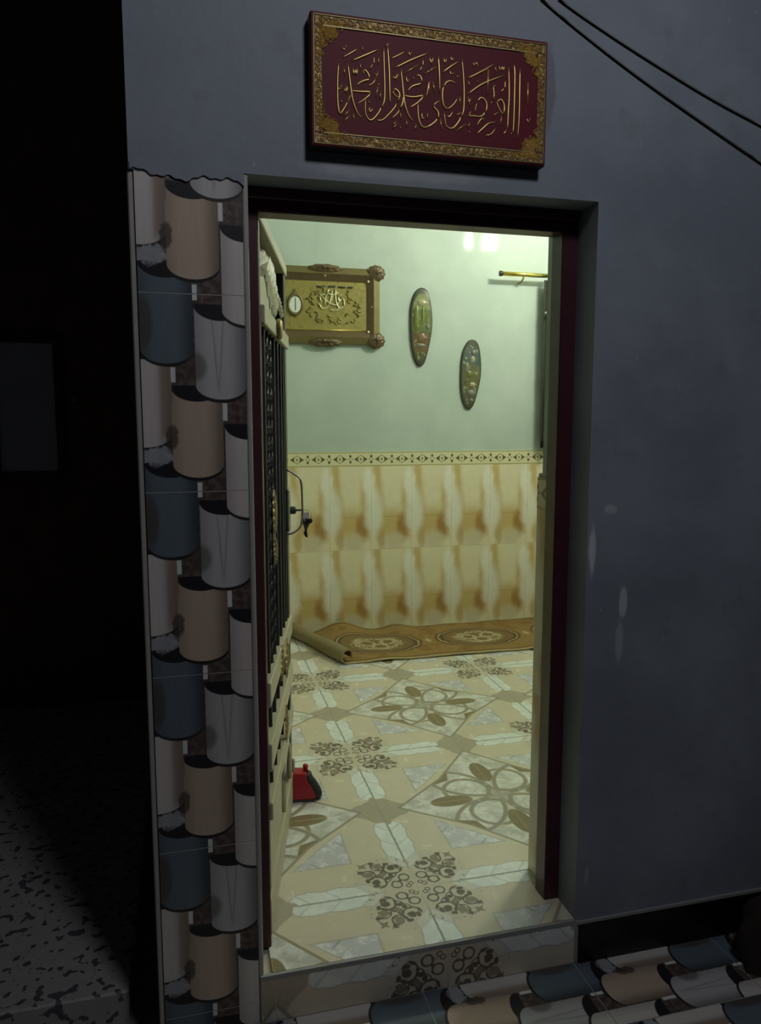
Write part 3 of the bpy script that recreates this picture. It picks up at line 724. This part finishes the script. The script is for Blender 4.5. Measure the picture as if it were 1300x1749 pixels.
# gilt border: raised fillets with a run of small curls between, scrollwork in the corners
def curl(mb, cx, cz, r, a0, turn, rad):
    pts = []
    for k in range(9):
        t = k / 8; a = a0 + turn * t; q = r * (1 - 0.65 * t)
        pts.append(S((cx + q * math.cos(a), SY - 0.0022, cz + q * math.sin(a))))
    mb.tube(pts, rad, 4)
for (x0, x1, z0, z1) in ((SX0 + .006, SX1 - .006, SZ1 - .010, SZ1 - .007), (SX0 + .006, SX1 - .006, SZ0 + .005, SZ0 + .008), (SX0 + .006, SX0 + .009, SZ0 + .006, SZ1 - .008), (SX1 - .009, SX1 - .006, SZ0 + .006, SZ1 - .008),
                         (SX0 + .028, SX1 - .028, SZ1 - .033, SZ1 - .031), (SX0 + .028, SX1 - .028, SZ0 + .030, SZ0 + .032)):
    sbox(x0, x1, SY - 0.004, SY + 0.001, z0, z1).obj('border_fillet', M['gold_dull'], sign)
for (x0, x1, z0, z1) in ((SX0 + .008, SX1 - .008, SZ1 - .031, SZ1 - .009), (SX0 + .008, SX1 - .008, SZ0 + .007, SZ0 + .031), (SX0 + .008, SX0 + .028, SZ0 + .031, SZ1 - .031), (SX1 - .028, SX1 - .008, SZ0 + .031, SZ1 - .031)):
    sbox(x0, x1, SY - 0.0018, SY + 0.001, z0, z1).obj('border_band', M['band'], sign)
mb = MB()
for k in range(34):
    t = (k + .5) / 34; xx = SX0 + 0.02 + t * (SX1 - SX0 - 0.04)
    for zc in (SZ1 - 0.021, SZ0 + 0.019):
        curl(mb, xx, zc, 0.0085, random.uniform(0, 6), random.choice((-1, 1)) * 4.6, 0.0018)
        curl(mb, xx + 0.008, zc + random.uniform(-.004, .004), 0.0045, random.uniform(0, 6), 4.0, 0.0014)
for k in range(16):
    t = (k + .5) / 16; zc = SZ0 + 0.035 + t * (SZ1 - SZ0 - 0.07)
    for xx in (SX0 + 0.018, SX1 - 0.018):
        curl(mb, xx, zc, 0.0085, random.uniform(0, 6), random.choice((-1, 1)) * 4.6, 0.0018)
        curl(mb, xx, zc + 0.009, 0.0045, random.uniform(0, 6), 4.0, 0.0014)
o = mb.obj('border_relief', M['gold'], sign); o['kind'] = 'stuff'
for sx in (0, 1):
    for sz in (0, 1):
        mb = MB()
        for k in range(95):
            p, q = random.random(), random.random()
            if p ** 0.75 + q ** 0.75 > 1.0: p, q = p * 0.45, q * 0.45
            dx, dz = 0.022 + p * 0.085, 0.020 + q * 0.085
            curl(mb, SX0 + dx if sx == 0 else SX1 - dx, SZ0 + dz if sz == 0 else SZ1 - dz, random.uniform(.005, .009), random.uniform(0, 6), random.choice((-1, 1)) * 4.6, random.uniform(.0013, .002))
        o = mb.obj('corner_scrollwork', M['gold'], sign); o['kind'] = 'stuff'

# ------------------------------------------------------------------ cables across the wall
def cable(px, lab, y0, y1):
    pts = []
    for k, q in enumerate(px): pts.append(on_y(q[0], q[1], y0 + (y1 - y0) * k / (len(px) - 1)))
    e0 = pts[0] * 2 - pts[1]; e1 = pts[-1] * 2 - pts[-2]
    # on to the wall at both ends, outside the picture
    pts = [Vector((e0.x - 0.75, -0.0095, e0.z + 0.62)), e0 + Vector((0, 0, 0.01))] + pts + [e1, e1 + Vector((0.75, 0.10, -0.16)), Vector((3.30, -0.0095, e1.z + 0.30))]
    a = pts[0]; pts = smooth_pts(pts, 6)
    MB().tube([p - a for p in pts], 0.0024, 8).obj('power_cable', M['cable'], smooth=True, label=lab, cat='cable', loc=tuple(a))
cable([(925, 0), (1010, 71), (1100, 140), (1200, 211), (1300, 280)], 'black cable slung across the outer wall, lower one passing nearer the sign', -0.92, -1.02)
cable([(955, 0), (1040, 60), (1130, 118), (1215, 170), (1300, 216)], 'black cable slung across the outer wall, upper one farther from the sign', -0.92, -1.02)

# ------------------------------------------------------------------ the open metal door
DA = math.radians(12.3)
door = thing('door_1', (0.196, 0.135, 0.0), 'ornate metal door with iron bars standing open into the room', 'door', kind='structure', rz=PI / 2 - DA)
DW = 0.85
def dbox(n, m, x0, x1, z0, z1, y0=0.0, y1=0.04, c=0.003, par=None): return MB().bbox(x0, x1, y0, y1, z0, z1, c).obj(n, M[m], par or door)
dbox('back_sheet', 'door_dark', 0.01, DW - 0.01, 0.02, 2.055, 0.028, 0.042)
dbox('hinge_stile', 'door_dark', 0.0, 0.065, 0.008, 2.065)
dbox('lock_stile', 'door_dark', 0.785, DW, 0.008, 2.065)
dbox('rail', 'khaki', 0.0, DW, 2.030, 2.066, -0.006, 0.044)
dbox('rail', 'khaki', 0.065, DW, 1.765, 1.815, -0.010, 0.03)
dbox('rail', 'khaki', 0.065, DW, 0.675, 0.750, -0.008, 0.03)
dbox('rail', 'khaki', 0.065, DW, 0.480, 0.565, -0.008, 0.03)
dbox('rail', 'khaki', 0.065, DW, 0.330, 0.385, -0.008, 0.03)
dbox('rail', 'khaki', 0.0, DW, 0.010, 0.125, -0.006, 0.03)
dbox('upper_panel', 'khaki', 0.065, 0.50, 1.815, 1.925, 0.012, 0.028)
dbox('lower_panel', 'khaki', 0.065, 0.46, 0.125, 0.330, 0.004, 0.028)
dbox('lower_panel', 'khaki', 0.72, 0.785, 0.125, 0.330, 0.004, 0.028)
# iron bars in front of the dark sheet, two of them twisted
for k, bx in enumerate((0.16, 0.25, 0.34, 0.44, 0.55, 0.66, 0.75)):
    z0, z1 = 0.745, 1.77
    if k in (1, 2):
        mb = MB(); seg = 60; b = 0
        for i in range(seg + 1):
            z = z0 + (z1 - z0) * i / seg; a = i * 0.55
            for q in range(4): mb.v.append((bx + 0.009 * math.cos(a + q * PI / 2), 0.010 + 0.009 * math.sin(a + q * PI / 2), z))
        for i in range(seg):
            for q in range(4): mb.face((i * 4 + q, i * 4 + (q + 1) % 4, i * 4 + 4 + (q + 1) % 4, i * 4 + 4 + q))
        o = mb.obj('twisted_bar', M['bar'], door)
    else:
        MB().bbox(bx - 0.008, bx + 0.008, 0.002, 0.018, z0, z1, 0.002).obj('bar', M['bar'], door)
for bx in (0.2, 0.32, 0.44, 0.56, 0.68):
    for (z0, z1) in ((0.562, 0.678), (0.383, 0.482)):
        MB().bbox(bx - 0.007, bx + 0.007, 0.004, 0.018, z0, z1, 0.002).obj('short_bar', M['bar'], door)
# cast ornaments
def leaf_cast(name, cx, cz, L, Hh, ang, mat, y=-0.004):
    mb = MB()
    def fn(u, v):
        t = u * 2 - 1; s = v * 2 - 1
        wdt = Hh * (max(0.0, 1 - t * t)) ** 0.7 * (1 + 0.26 * math.sin(t * 19))
        h = 0.013 * math.sqrt(max(0.0, 1 - s * s)) * (1 - 0.5 * t * t) * (1 - 0.65 * abs(math.sin(abs(s) * 5 - t * 11)))
        xx, zz = t * L, s * wdt
        return (cx + xx * math.cos(ang) - zz * math.sin(ang), y - h, cz + xx * math.sin(ang) + zz * math.cos(ang))
    mb.grid(fn, 48, 18); return mb.obj(name, M[mat], door, smooth=True)
leaf_cast('cast_leaf', 0.46, 1.925, 0.20, 0.070, -0.12, 'khaki', 0.010)
leaf_cast('cast_leaf', 0.20, 1.95, 0.13, 0.030, 0.25, 'khaki', 0.010)
leaf_cast('cast_leaf', 0.70, 1.90, 0.12, 0.022, -0.2, 'khaki', 0.010)
leaf_cast('cast_leaf', 0.30, 1.215, 0.075, 0.020, PI / 2, 'gold_dull', 0.0)
leaf_cast('cast_leaf', 0.30, 1.10, 0.05, 0.016, PI / 2 + 0.2, 'gold_dull', 0.0)
leaf_cast('cast_leaf', 0.40, 0.70, 0.06, 0.018, PI / 2 - 0.3, 'gold_dull', -0.006)
leaf_cast('cast_leaf', 0.58, 0.66, 0.07, 0.020, PI / 2 - 0.2, 'gold_dull', -0.006)
leaf_cast('cast_leaf', 0.52, 0.44, 0.07, 0.018, PI / 2, 'gold_dull', -0.006)
MB().lathe([(0.030, 0.0), (0.034, -0.010), (0.026, -0.018), (0.012, -0.012), (0.004, -0.016)], (0.42, -0.008, 1.79), 14, 'y').obj('rosette', M['gold_dull'], door, smooth=True)
# arched opening ornament of the lowest panel
arch = [(0.47, 0.0, 0.14)] + [(0.595 - 0.125 * math.cos(PI * k / 10), 0.0, 0.215 + 0.105 * math.sin(PI * k / 10)) for k in range(11)] + [(0.72, 0.0, 0.14)]
MB().tube(arch, 0.009, 6).obj('arch_moulding', M['khaki'], door, smooth=True)
scr = [(0.80 + 0.02 * math.cos(a * .6), -0.004 - 0.004 * a / 3, 0.06 + 0.035 * a) for a in [k * .5 for k in range(8)]]
MB().tube(scr, 0.007, 6).obj('foot_scroll', M['khaki'], door, smooth=True)
# lock and pull handle
lk = MB().bbox(0.775, 0.835, -0.010, 0.002, 1.085, 1.245, 0.003).obj('lock_plate', M['steel'], door)
MB().lathe([(0.015, 0.0), (0.015, -0.018), (0.012, -0.024), (0.004, -0.024)], (0.812, -0.008, 1.163), 12, 'y').obj('lock_cylinder', M['keydark'], lk)
hp = smooth_pts([(0.80, 0.0, 1.318), (0.80, -0.026, 1.303), (0.80, -0.052, 1.276), (0.80, -0.056, 1.20), (0.80, -0.056, 1.135), (0.80, -0.046, 1.098), (0.80, -0.02, 1.078), (0.80, 0.0, 1.072)], 4)
MB().tube(hp, 0.0042, 7).obj('pull_handle', M['steel'], door, smooth=True)
# keys hanging from the lock
dl = Matrix.Translation((0.196, 0.135, 0.0)) @ Matrix.Rotation(PI / 2 - DA, 4, 'Z')
kb = dl @ Vector((0.815, -0.030, 1.163))
kbun = thing('key_bunch', tuple(kb), 'bunch of dark keys on a ring hanging from the door lock', 'keys', rz=PI / 2 - DA)
MB().bbox(-0.002, 0.002, -0.030, 0.012, -0.004, 0.004, 0.0008).obj('lock_key', M['steel'], kbun)
MB().tube([(0.012 * 0, -0.040 + 0.019 * math.sin(a), -0.018 + 0.019 * math.cos(a)) for a in [2 * PI * k / 20 for k in range(21)]], 0.0013, 5).obj('key_ring', M['steel'], kbun)
for k, (tilt, dy, L) in enumerate(((-0.35, -0.028, 0.050), (-0.1, -0.036, 0.062), (0.10, -0.043, 0.058), (0.32, -0.050, 0.055), (0.5, -0.054, 0.045))):
    key = MB(); key.lathe([(0.004, -0.0012), (0.0105, -0.0012), (0.0105, 0.0012), (0.004, 0.0012)], (0, 0, 0), 10, 'x'); key.bbox(-0.0012, 0.0012, -0.0035, 0.0035, -L, -0.008, 0.0006)
    key.bbox(-0.0012, 0.0012, 0.003, 0.0065, -L + 0.002, -L + 0.012, 0.0005)
    o = key.obj('key', M['keydark'], kbun); o.location = ((k - 2) * 0.003, dy, -0.042); o.rotation_euler = (tilt, 0, 0.3 * (k - 2))
tg = MB().bbox(-0.0015, 0.0015, -0.012, 0.012, -0.014, 0.012, 0.001).obj('key_tag', M['white'], kbun); tg.location = (0.004, -0.040, -0.020)

# ------------------------------------------------------------------ ceiling lamp of the room
LAMP = Vector((2.66, 1.757, 3.10))       # mid-room, where the glints on the wall and the rod's shadow point
lamp = thing('ceiling_lamp_offscreen', (LAMP.x, LAMP.y, CEIL), 'lit ceiling lamp with three upright bulbs on a brass bar', 'lamp')
MB().lathe([(0.01, 0.0), (0.06, -0.004), (0.055, -0.03), (0.012, -0.04)], (0, 0, 0), 16).obj('canopy', M['brass'], lamp, smooth=True)
MB().tube([(0, 0, -0.03), (0, 0, -0.60)], 0.006, 8).obj('stem', M['brass'], lamp, smooth=True)
MB().tube([(-0.15, 0, -0.605), (0.15, 0, -0.605)], 0.007, 8).obj('bar', M['brass'], lamp, smooth=True)
for bx in (-0.115, 0.055, 0.125):
    h = MB().lathe([(0.018, -0.612), (0.02, -0.60), (0.016, -0.575)], (bx, 0, 0), 12).obj('socket', M['white'], lamp, smooth=True)
    MB().lathe([(0.010, -0.576), (0.022, -0.562), (0.025, -0.52), (0.023, -0.47), (0.013, -0.448), (0.002, -0.443)], (bx, 0, 0), 12).obj('bulb_offscreen', M['bulb'], lamp, smooth=True)

# ------------------------------------------------------------------ framed gilt picture with a clock
PX0, PX1, PZ0, PZ1 = 0.560, 1.320, 2.015, 2.520
pic = thing('picture_frame', (PX0, BACK, PZ0), 'gilt calligraphy picture in a carved bronze frame with a small clock', 'picture')
PW, PH = PX1 - PX0, PZ1 - PZ0
def mitre(name, w0, w1, d0, d1, mat):
    """four mitred lengths between inset w0 and w1, front depth d0 outer to d1 inner"""
    c0 = [(w0, w0), (PW - w0, w0), (PW - w0, PH - w0), (w0, PH - w0)]; c1 = [(w1, w1), (PW - w1, w1), (PW - w1, PH - w1), (w1, PH - w1)]
    for k in range(4):
        a, b = c0[k], c0[(k + 1) % 4]; c, d = c1[(k + 1) % 4], c1[k]
        mb = MB(); mb.v += [(a[0], 0, a[1]), (b[0], 0, b[1]), (c[0], 0, c[1]), (d[0], 0, d[1]), (a[0], -d0, a[1]), (b[0], -d0, b[1]), (c[0], -d1, c[1]), (d[0], -d1, d[1])]
        for q in ((0, 1, 2, 3), (4, 5, 6, 7), (0, 1, 5, 4), (1, 2, 6, 5), (2, 3, 7, 6), (3, 0, 4, 7)): mb.face(q)
        mb.obj(name, M[mat], pic)
mitre('outer_moulding', 0.0, 0.046, 0.026, 0.050, 'moulding')
mitre('inner_moulding', 0.046, 0.092, 0.050, 0.022, 'carved')
MB().box(0.07, PW - 0.07, -0.020, -0.004, 0.07, PH - 0.07).obj('gilt_panel', M['goldpanel'], pic)
def carved(name, cx, cz, rx, rz, ph, n=5):
    mb = MB()
    def fn(u, v):
        a = u * 2 * PI; r = 1 + 0.07 * math.cos(n * a + ph)
        rr = v
        hh = 0.020 * math.sqrt(max(0, 1 - rr * rr)) * (1 + 0.35 * math.cos(n * a + ph + 5 * rr)) + 0.036
        return (cx + rx * r * rr * math.cos(a), -hh, cz + rz * r * rr * math.sin(a))
    mb.grid(fn, 30, 7)
    mb.obj(name, M['carved'], pic, smooth=True)
for (cx, cz) in ((0.028, 0.028), (PW - 0.028, 0.028), (0.028, PH - 0.028), (PW - 0.028, PH - 0.028)): carved('corner_carving', cx, cz, 0.064, 0.054, 0.6, 11)
carved('centre_carving', PW / 2, PH - 0.012, 0.115, 0.030, 0, 9); carved('centre_carving', PW / 2, 0.008, 0.115, 0.030, 0, 9)
for (cx, cz) in ((PW / 2, PH - 0.055), (PW - 0.055, PH / 2), (PW - 0.083, PH - 0.085), (PW - 0.083, 0.085), (0.055, PH / 2)):
    MB().lathe([(0.010, -0.028), (0.010, -0.038), (0.006, -0.044), (0.001, -0.045)], (cx, 0, cz), 10, 'y').obj('stud', M['silver'], pic, smooth=True)
MB().tube([(0.09, -0.026, 0.092), (PW - 0.09, -0.026, 0.092)], 0.004, 6).obj('bead', M['brass'], pic, smooth=True)
# calligraphy medallion in the middle: interlaced strokes
CMX, CMZ = PW * 0.555, PH * 0.55
for st in ([(-.085, -.01), (-.06, -.045), (-.02, -.03), (0, .03), (.01, .075)], [(-.04, -.02), (-.035, .04), (-.015, .08)], [(.03, .085), (.035, .0), (.06, -.04), (.09, -.02), (.085, .03)], [(-.06, .03), (-.02, .0), (.03, -.02), (.07, .02)],
           [(-.07, .0), (-.075, .035), (-.045, .05)], [(-.01, -.05), (.02, -.055), (.055, -.045)], [(.0, .0), (.02, .05), (.05, .06)], [(-.025, .06), (.01, .045), (.04, .07)], [(.06, .0), (.05, .035), (.075, .05)]):
    MB().tube(smooth_pts([(CMX + a, -0.026, CMZ + b) for a, b in st], 4), 0.0050, 6).obj('calligraphy_stroke', M['silver'], pic, smooth=True)
for st in ([(-.10, .100), (-.07, .097), (-.04, .103)], [(-.02, .100), (.03, .103)], [(.05, .100), (.10, .099)], [(.115, .101), (.15, .100)]):
    MB().tube([(CMX + a, -0.023, CMZ + b) for a, b in st], 0.006, 5).obj('calligraphy_line', M['plaqueedge'], pic)
for k in range(44):
    a = 2 * PI * k / 44; r0 = random.uniform(0.115, 0.185); tw = random.choice((-1, 1)) * random.uniform(2, 4.5); q0 = random.uniform(0, 6); rc = random.uniform(0.012, 0.024)
    cx, cz = CMX + 0.015 + r0 * 1.1 * math.cos(a), CMZ - 0.025 + r0 * 0.68 * math.sin(a)
    pts = [(cx + rc * (1.2 - t) * math.cos(q0 + tw * t), -0.0235, cz + rc * (1.2 - t) * math.sin(q0 + tw * t)) for t in (0, .2, .4, .6, .8, 1)]
    MB().tube(pts, [.003, .006, .006, .005, .004, .003], 5).obj('gilt_scroll', M['goldpanel'], pic, smooth=True)
# the clock
ck = MB().lathe([(0.045, -0.02), (0.058, -0.024), (0.060, -0.034), (0.048, -0.038), (0.044, -0.030), (0.04, -0.028)], (0, 0, 0), 24, 'y').obj('clock', M['moulding'], pic, smooth=True)
ck.location = (0.180, 0, PH * 0.50); ck.scale = (0.92, 1, 1.25)
MB().lathe([(0.002, -0.029), (0.042, -0.029), (0.042, -0.031), (0.002, -0.031)], (0, 0, 0), 24, 'y').obj('dial', M['white'], ck)
MB().box(-0.002, 0.002, -0.034, -0.032, -0.030, 0.004).obj('hand', M['rubber'], ck); MB().box(-0.0015, 0.0015, -0.034, -0.032, -0.004, 0.034).obj('hand', M['keydark'], ck)
MB().prism([(-.018, .050), (.018, .050), (0.0, .082)], -0.034, -0.022).obj('clock_crest', M['moulding'], ck)

# ------------------------------------------------------------------ two oval plaques
def plaque(cx, cz, hw, hh, tilt, mat, lab, taper, relief):
    t = thing('oval_plaque', (cx, BACK, cz), lab, 'wall plaque', group='oval plaques on the green wall')
    t.rotation_euler = (0, tilt, 0)
    def outline(a, k):
        x = math.sin(a); z = math.cos(a)
        w = hw * (1 - taper * (0.5 - z / 2) ** 1.6) * (1 + 0.03 * math.sin(5 * a))
        return k * w * (abs(x) ** 0.85) * (1 if x >= 0 else -1), k * hh * z
    N = 36; mb = MB(); prof = ((1.0, 0.0), (1.0, -0.014), (0.96, -0.020), (0.86, -0.022))
    for (k, y) in prof:
        for i in range(N):
            x, z = outline(2 * PI * i / N, k); mb.v.append((x, y, z))
    for j in range(len(prof) - 1):
        for i in range(N): mb.face((j * N + i, j * N + (i + 1) % N, (j + 1) * N + (i + 1) % N, (j + 1) * N + i))
    mb.face(list(range(N))); mb.obj('rim', M['plaqueedge'], t, smooth=False)
    mb = MB()
    for (k, y) in ((0.87, -0.021), (0.6, -0.026), (0.3, -0.029)):
        for i in range(N):
            x, z = outline(2 * PI * i / N, k); mb.v.append((x, y, z))
    mb.v.append((0, -0.030, 0))
    for j in range(2):
        for i in range(N): mb.face((j * N + i, j * N + (i + 1) % N, (j + 1) * N + (i + 1) % N, (j + 1) * N + i))
    for i in range(N): mb.face((2 * N + i, 2 * N + (i + 1) % N, 3 * N))
    mb.obj('painted_face', mat, t, smooth=True)
    for (nm, x, z, rx, rz, m) in relief:
        mb = MB()
        mb.grid(lambda u, v: (x + rx * v * math.cos(2 * PI * u) * (1 + .18 * math.cos(10 * PI * u)), -0.026 - 0.009 * math.sqrt(max(0, 1 - v * v)), z + rz * v * math.sin(2 * PI * u)), 20, 4)
        mb.obj(nm, M[m], t, smooth=True)
M['bloom_pale'] = plain('pale_bloom', (0.30, 0.29, 0.17), 0.3, var=0.2, nscale=60)
M['bloom_rose'] = plain('rose_bloom', (0.16, 0.095, 0.05), 0.3, var=0.3, nscale=60)
M['bloom_lime'] = plain('lime_leaf', (0.14, 0.16, 0.035), 0.25, var=0.3, nscale=40)
M['bloom_grey'] = plain('grey_bloom', (0.18, 0.175, 0.14), 0.35, var=0.2, nscale=60)
plaque(1.622, 2.146, 0.089, 0.270, 0.02, M['plaque_a'], 'larger oval plaque with a green scene and rose bloom, beside the gilt picture', 0.30,
       (('bloom', 0.005, -0.075, 0.036, 0.040, 'bloom_rose'), ('leaf', 0.008, 0.075, 0.013, 0.075, 'bloom_lime'), ('leaf', -0.038, 0.06, 0.020, 0.09, 'bloom_lime'), ('bloom', 0.0, 0.165, 0.040, 0.026, 'bloom_pale'), ('petal', 0.045, 0.005, 0.016, 0.020, 'bloom_grey'), ('petal', -0.03, 0.0, 0.012, 0.022, 'bloom_lime'), ('bloom', -0.002, -0.125, 0.034, 0.016, 'bloom_grey')))
plaque(1.996, 1.826, 0.084, 0.247, 0.05, M['plaque_b'], 'smaller oval plaque with pale and blue flowers, hung lower towards the curtain rod', 0.22,
       (('bloom', 0.012, 0.155, 0.022, 0.020, 'bloom_grey'), ('bloom', 0.006, 0.105, 0.020, 0.026, 'bloom_pale'), ('petal', -0.034, 0.045, 0.018, 0.040, 'bloom_grey'), ('bloom', -0.012, 0.0, 0.026, 0.030, 'bloom_lime'), ('bloom', 0.014, -0.072, 0.026, 0.020, 'bloom_pale'), ('bloom', 0.01, -0.130, 0.032, 0.024, 'bloom_grey'), ('petal', 0.034, -0.11, 0.010, 0.022, 'bloom_grey')))

# ------------------------------------------------------------------ curtain rod, curtain
RZ, RY = 2.522, BACK - 0.10
rod = thing('curtain_rod', (2.40, BACK, RZ), 'short brass curtain rod on a bracket near the ceiling', 'curtain rod')
MB().lathe([(0.004, -0.215), (0.0155, -0.215), (0.0155, 0.155), (0.004, 0.155)], (0, RY - BACK, 0), 16, 'x').obj('tube', M['brass'], rod, smooth=True)
MB().lathe([(0.006, -0.232), (0.019, -0.230), (0.019, -0.213), (0.006, -0.213)], (0, RY - BACK, 0), 14, 'x').obj('end_cap', M['rubber'], rod)
MB().lathe([(0.006, 0.153), (0.019, 0.153), (0.019, 0.172), (0.006, 0.172)], (0, RY - BACK, 0), 14, 'x').obj('end_cap', M['rubber'], rod)
MB().tube([(-0.045, 0.0, -0.045), (-0.045, -0.05, -0.045), (-0.045, -0.098, -0.020)], 0.007, 8).obj('bracket', M['gold_dull'], rod, smooth=True)
cu = thing('curtain', (2.565, BACK, 1.30), 'narrow dark curtain gathered at the end of the brass rod', 'curtain')
mb = MB()
def cf(u, v):
    x = -0.045 + 0.24 * u; z = v * 1.195
    return (x, -0.095 + 0.022 * math.sin(u * 30) * (1 - 0.4 * v) + 0.006 * math.sin(v * 9), z)
mb.grid(cf, 40, 16); o = mb.obj('cloth', M['curtain'], cu, smooth=True)
md = o.modifiers.new('thick', 'SOLIDIFY'); md.thickness = 0.004
MB().tube([(-0.052, -0.125, 0.96), (0.05, -0.13, 0.955), (0.18, -0.125, 0.96), (0.2, -0.09, 0.96)], 0.009, 6).obj('tie_cord', M['trimpale'], cu, smooth=True)

# ------------------------------------------------------------------ rug along the far wall
rug = MB(); A = Vector((0.936, 2.517)); B = Vector((0.690, 3.215))
NJ, NI = 36, 150; LEN = 2.05; RR = 0.048
nrm = Vector((A.y - B.y, B.x - A.x)).normalized()          # points to the left of the fold
if nrm.x > 0: nrm = -nrm
uvs = []
for j in range(NJ + 1):
    t = j / NJ; F0 = A + (B - A) * t
    yb = 2.505 + t * 0.735
    for i in range(NI + 1):
        s = i / NI
        if s < 0.16:                                        # the rolled-over end, from its tip to the fold
            ang = (1 - s / 0.16) * 5.2
            rad = RR * (1 - 0.30 * (1 - s / 0.16)) * (1.0 + 0.10 * math.sin(t * 7))
            q = F0 + nrm * (rad * math.sin(ang)); z = RR * 1.02 - rad * math.cos(ang) + 0.004
            p = (q.x, q.y, z)
            uvs.append((0.93 - ang * RR + (F0.x - A.x), yb - 2.505))
        else:
            w = (s - 0.16) / 0.84
            end = Vector((0.936 + LEN, yb)); q = F0 + (end - F0) * w
            z = 0.0045
            hump = math.exp(-((q.x - 1.02) / 0.14) ** 2) * 0.075 * max(0, (t - 0.35) / 0.65) ** 1.2
            hump += math.exp(-((q.x - 1.42) / 0.10) ** 2) * 0.028 * max(0, (t - 0.5) / 0.5)
            z += hump * min(1, w * 14) + 0.006 * max(0, math.sin(q.x * 12.0)) * math.exp(-t * 5) * min(1, w * 10)
            z += 0.004 * math.sin(q.x * 9 + t * 4) ** 2 * min(1, w * 8)
            p = (q.x, q.y, z); uvs.append((q.x, yb - 2.505))
        rug.v.append(p)
for j in range(NJ):
    for i in range(NI): rug.face((j * (NI + 1) + i, j * (NI + 1) + i + 1, (j + 1) * (NI + 1) + i + 1, (j + 1) * (NI + 1) + i))
me = rug.mesh('rug', [M['rug'], M['rug_back']], True, recalc=False)
L = me.uv_layers.new(name='UVMap')
for lo in me.loops: L.data[lo.index].uv = uvs[lo.vertex_index]
ro = link('rug', me, None, 'brown and gold patterned rug by the far wall with one end rolled over', 'rug')
md = ro.modifiers.new('thick', 'SOLIDIFY'); md.thickness = 0.007; md.offset = 0.0; md.material_offset = 1; md.material_offset_rim = 1

# ------------------------------------------------------------------ red gadget on the floor by the door
gd = thing('plastic_gadget', (0.415, 0.93, 0.0), 'small red and black plastic gadget on the floor beside the open door', 'gadget', rz=-0.15)
prof = [(-0.060, 0.006), (0.040, 0.006), (0.052, 0.020), (0.034, 0.060), (0.016, 0.088), (0.014, 0.118), (-0.055, 0.122), (-0.066, 0.10), (-0.050, 0.07), (-0.066, 0.03)]
mb = MB().prism(prof, -0.028, 0.028); o = mb.obj('red_body', M['redpl'], gd)
md = o.modifiers.new('soft', 'BEVEL'); md.width = 0.007; md.segments = 3
gp = smooth_pts([(0.012, 0, 0.112), (0.020, 0, 0.085), (0.040, 0, 0.055), (0.056, 0, 0.022), (0.050, 0, 0.008)], 4)
MB().tube(gp, [0.014] + [0.020] * (len(gp) - 2) + [0.012], 10, flat=((0, 1, 0), 1.3)).obj('black_grip', M['blackpl'], gd, smooth=True)
MB().lathe([(0.009, 0.112), (0.009, 0.132), (0.011, 0.134), (0.011, 0.142), (0.004, 0.145)], (0.010, 0, 0), 12).obj('knob', M['redpl'], gd, smooth=True)
MB().bbox(-0.058, 0.046, -0.030, 0.030, 0.0, 0.008, 0.003).obj('base_plate', M['blackpl'], gd)

# ------------------------------------------------------------------ dark lumpy mound at the end of the skirting
sk = MB(); sp0 = on_z(1292, 1660, GND)
def sf(u, v):  # unidentified dark shape, built as an uneven dome
    a = u * 2 * PI; b = v * PI / 2
    r = 0.155 * (1 + 0.16 * math.sin(3 * a + 1) + 0.11 * math.sin(7 * a + 6 * v) + 0.06 * math.sin(13 * a - 9 * v)) * math.cos(b) ** 0.6
    return (r * math.cos(a), r * 0.9 * math.sin(a), 0.24 * math.sin(b) * (1 + 0.06 * math.sin(5 * a)))
sk.grid(sf, 40, 14)
sk.obj('mound', M['mound'], smooth=True, label='dark slumped mound on the paving beside the black skirting', cat='mound', loc=(sp0.x + 0.13, sp0.y - 0.02, GND))
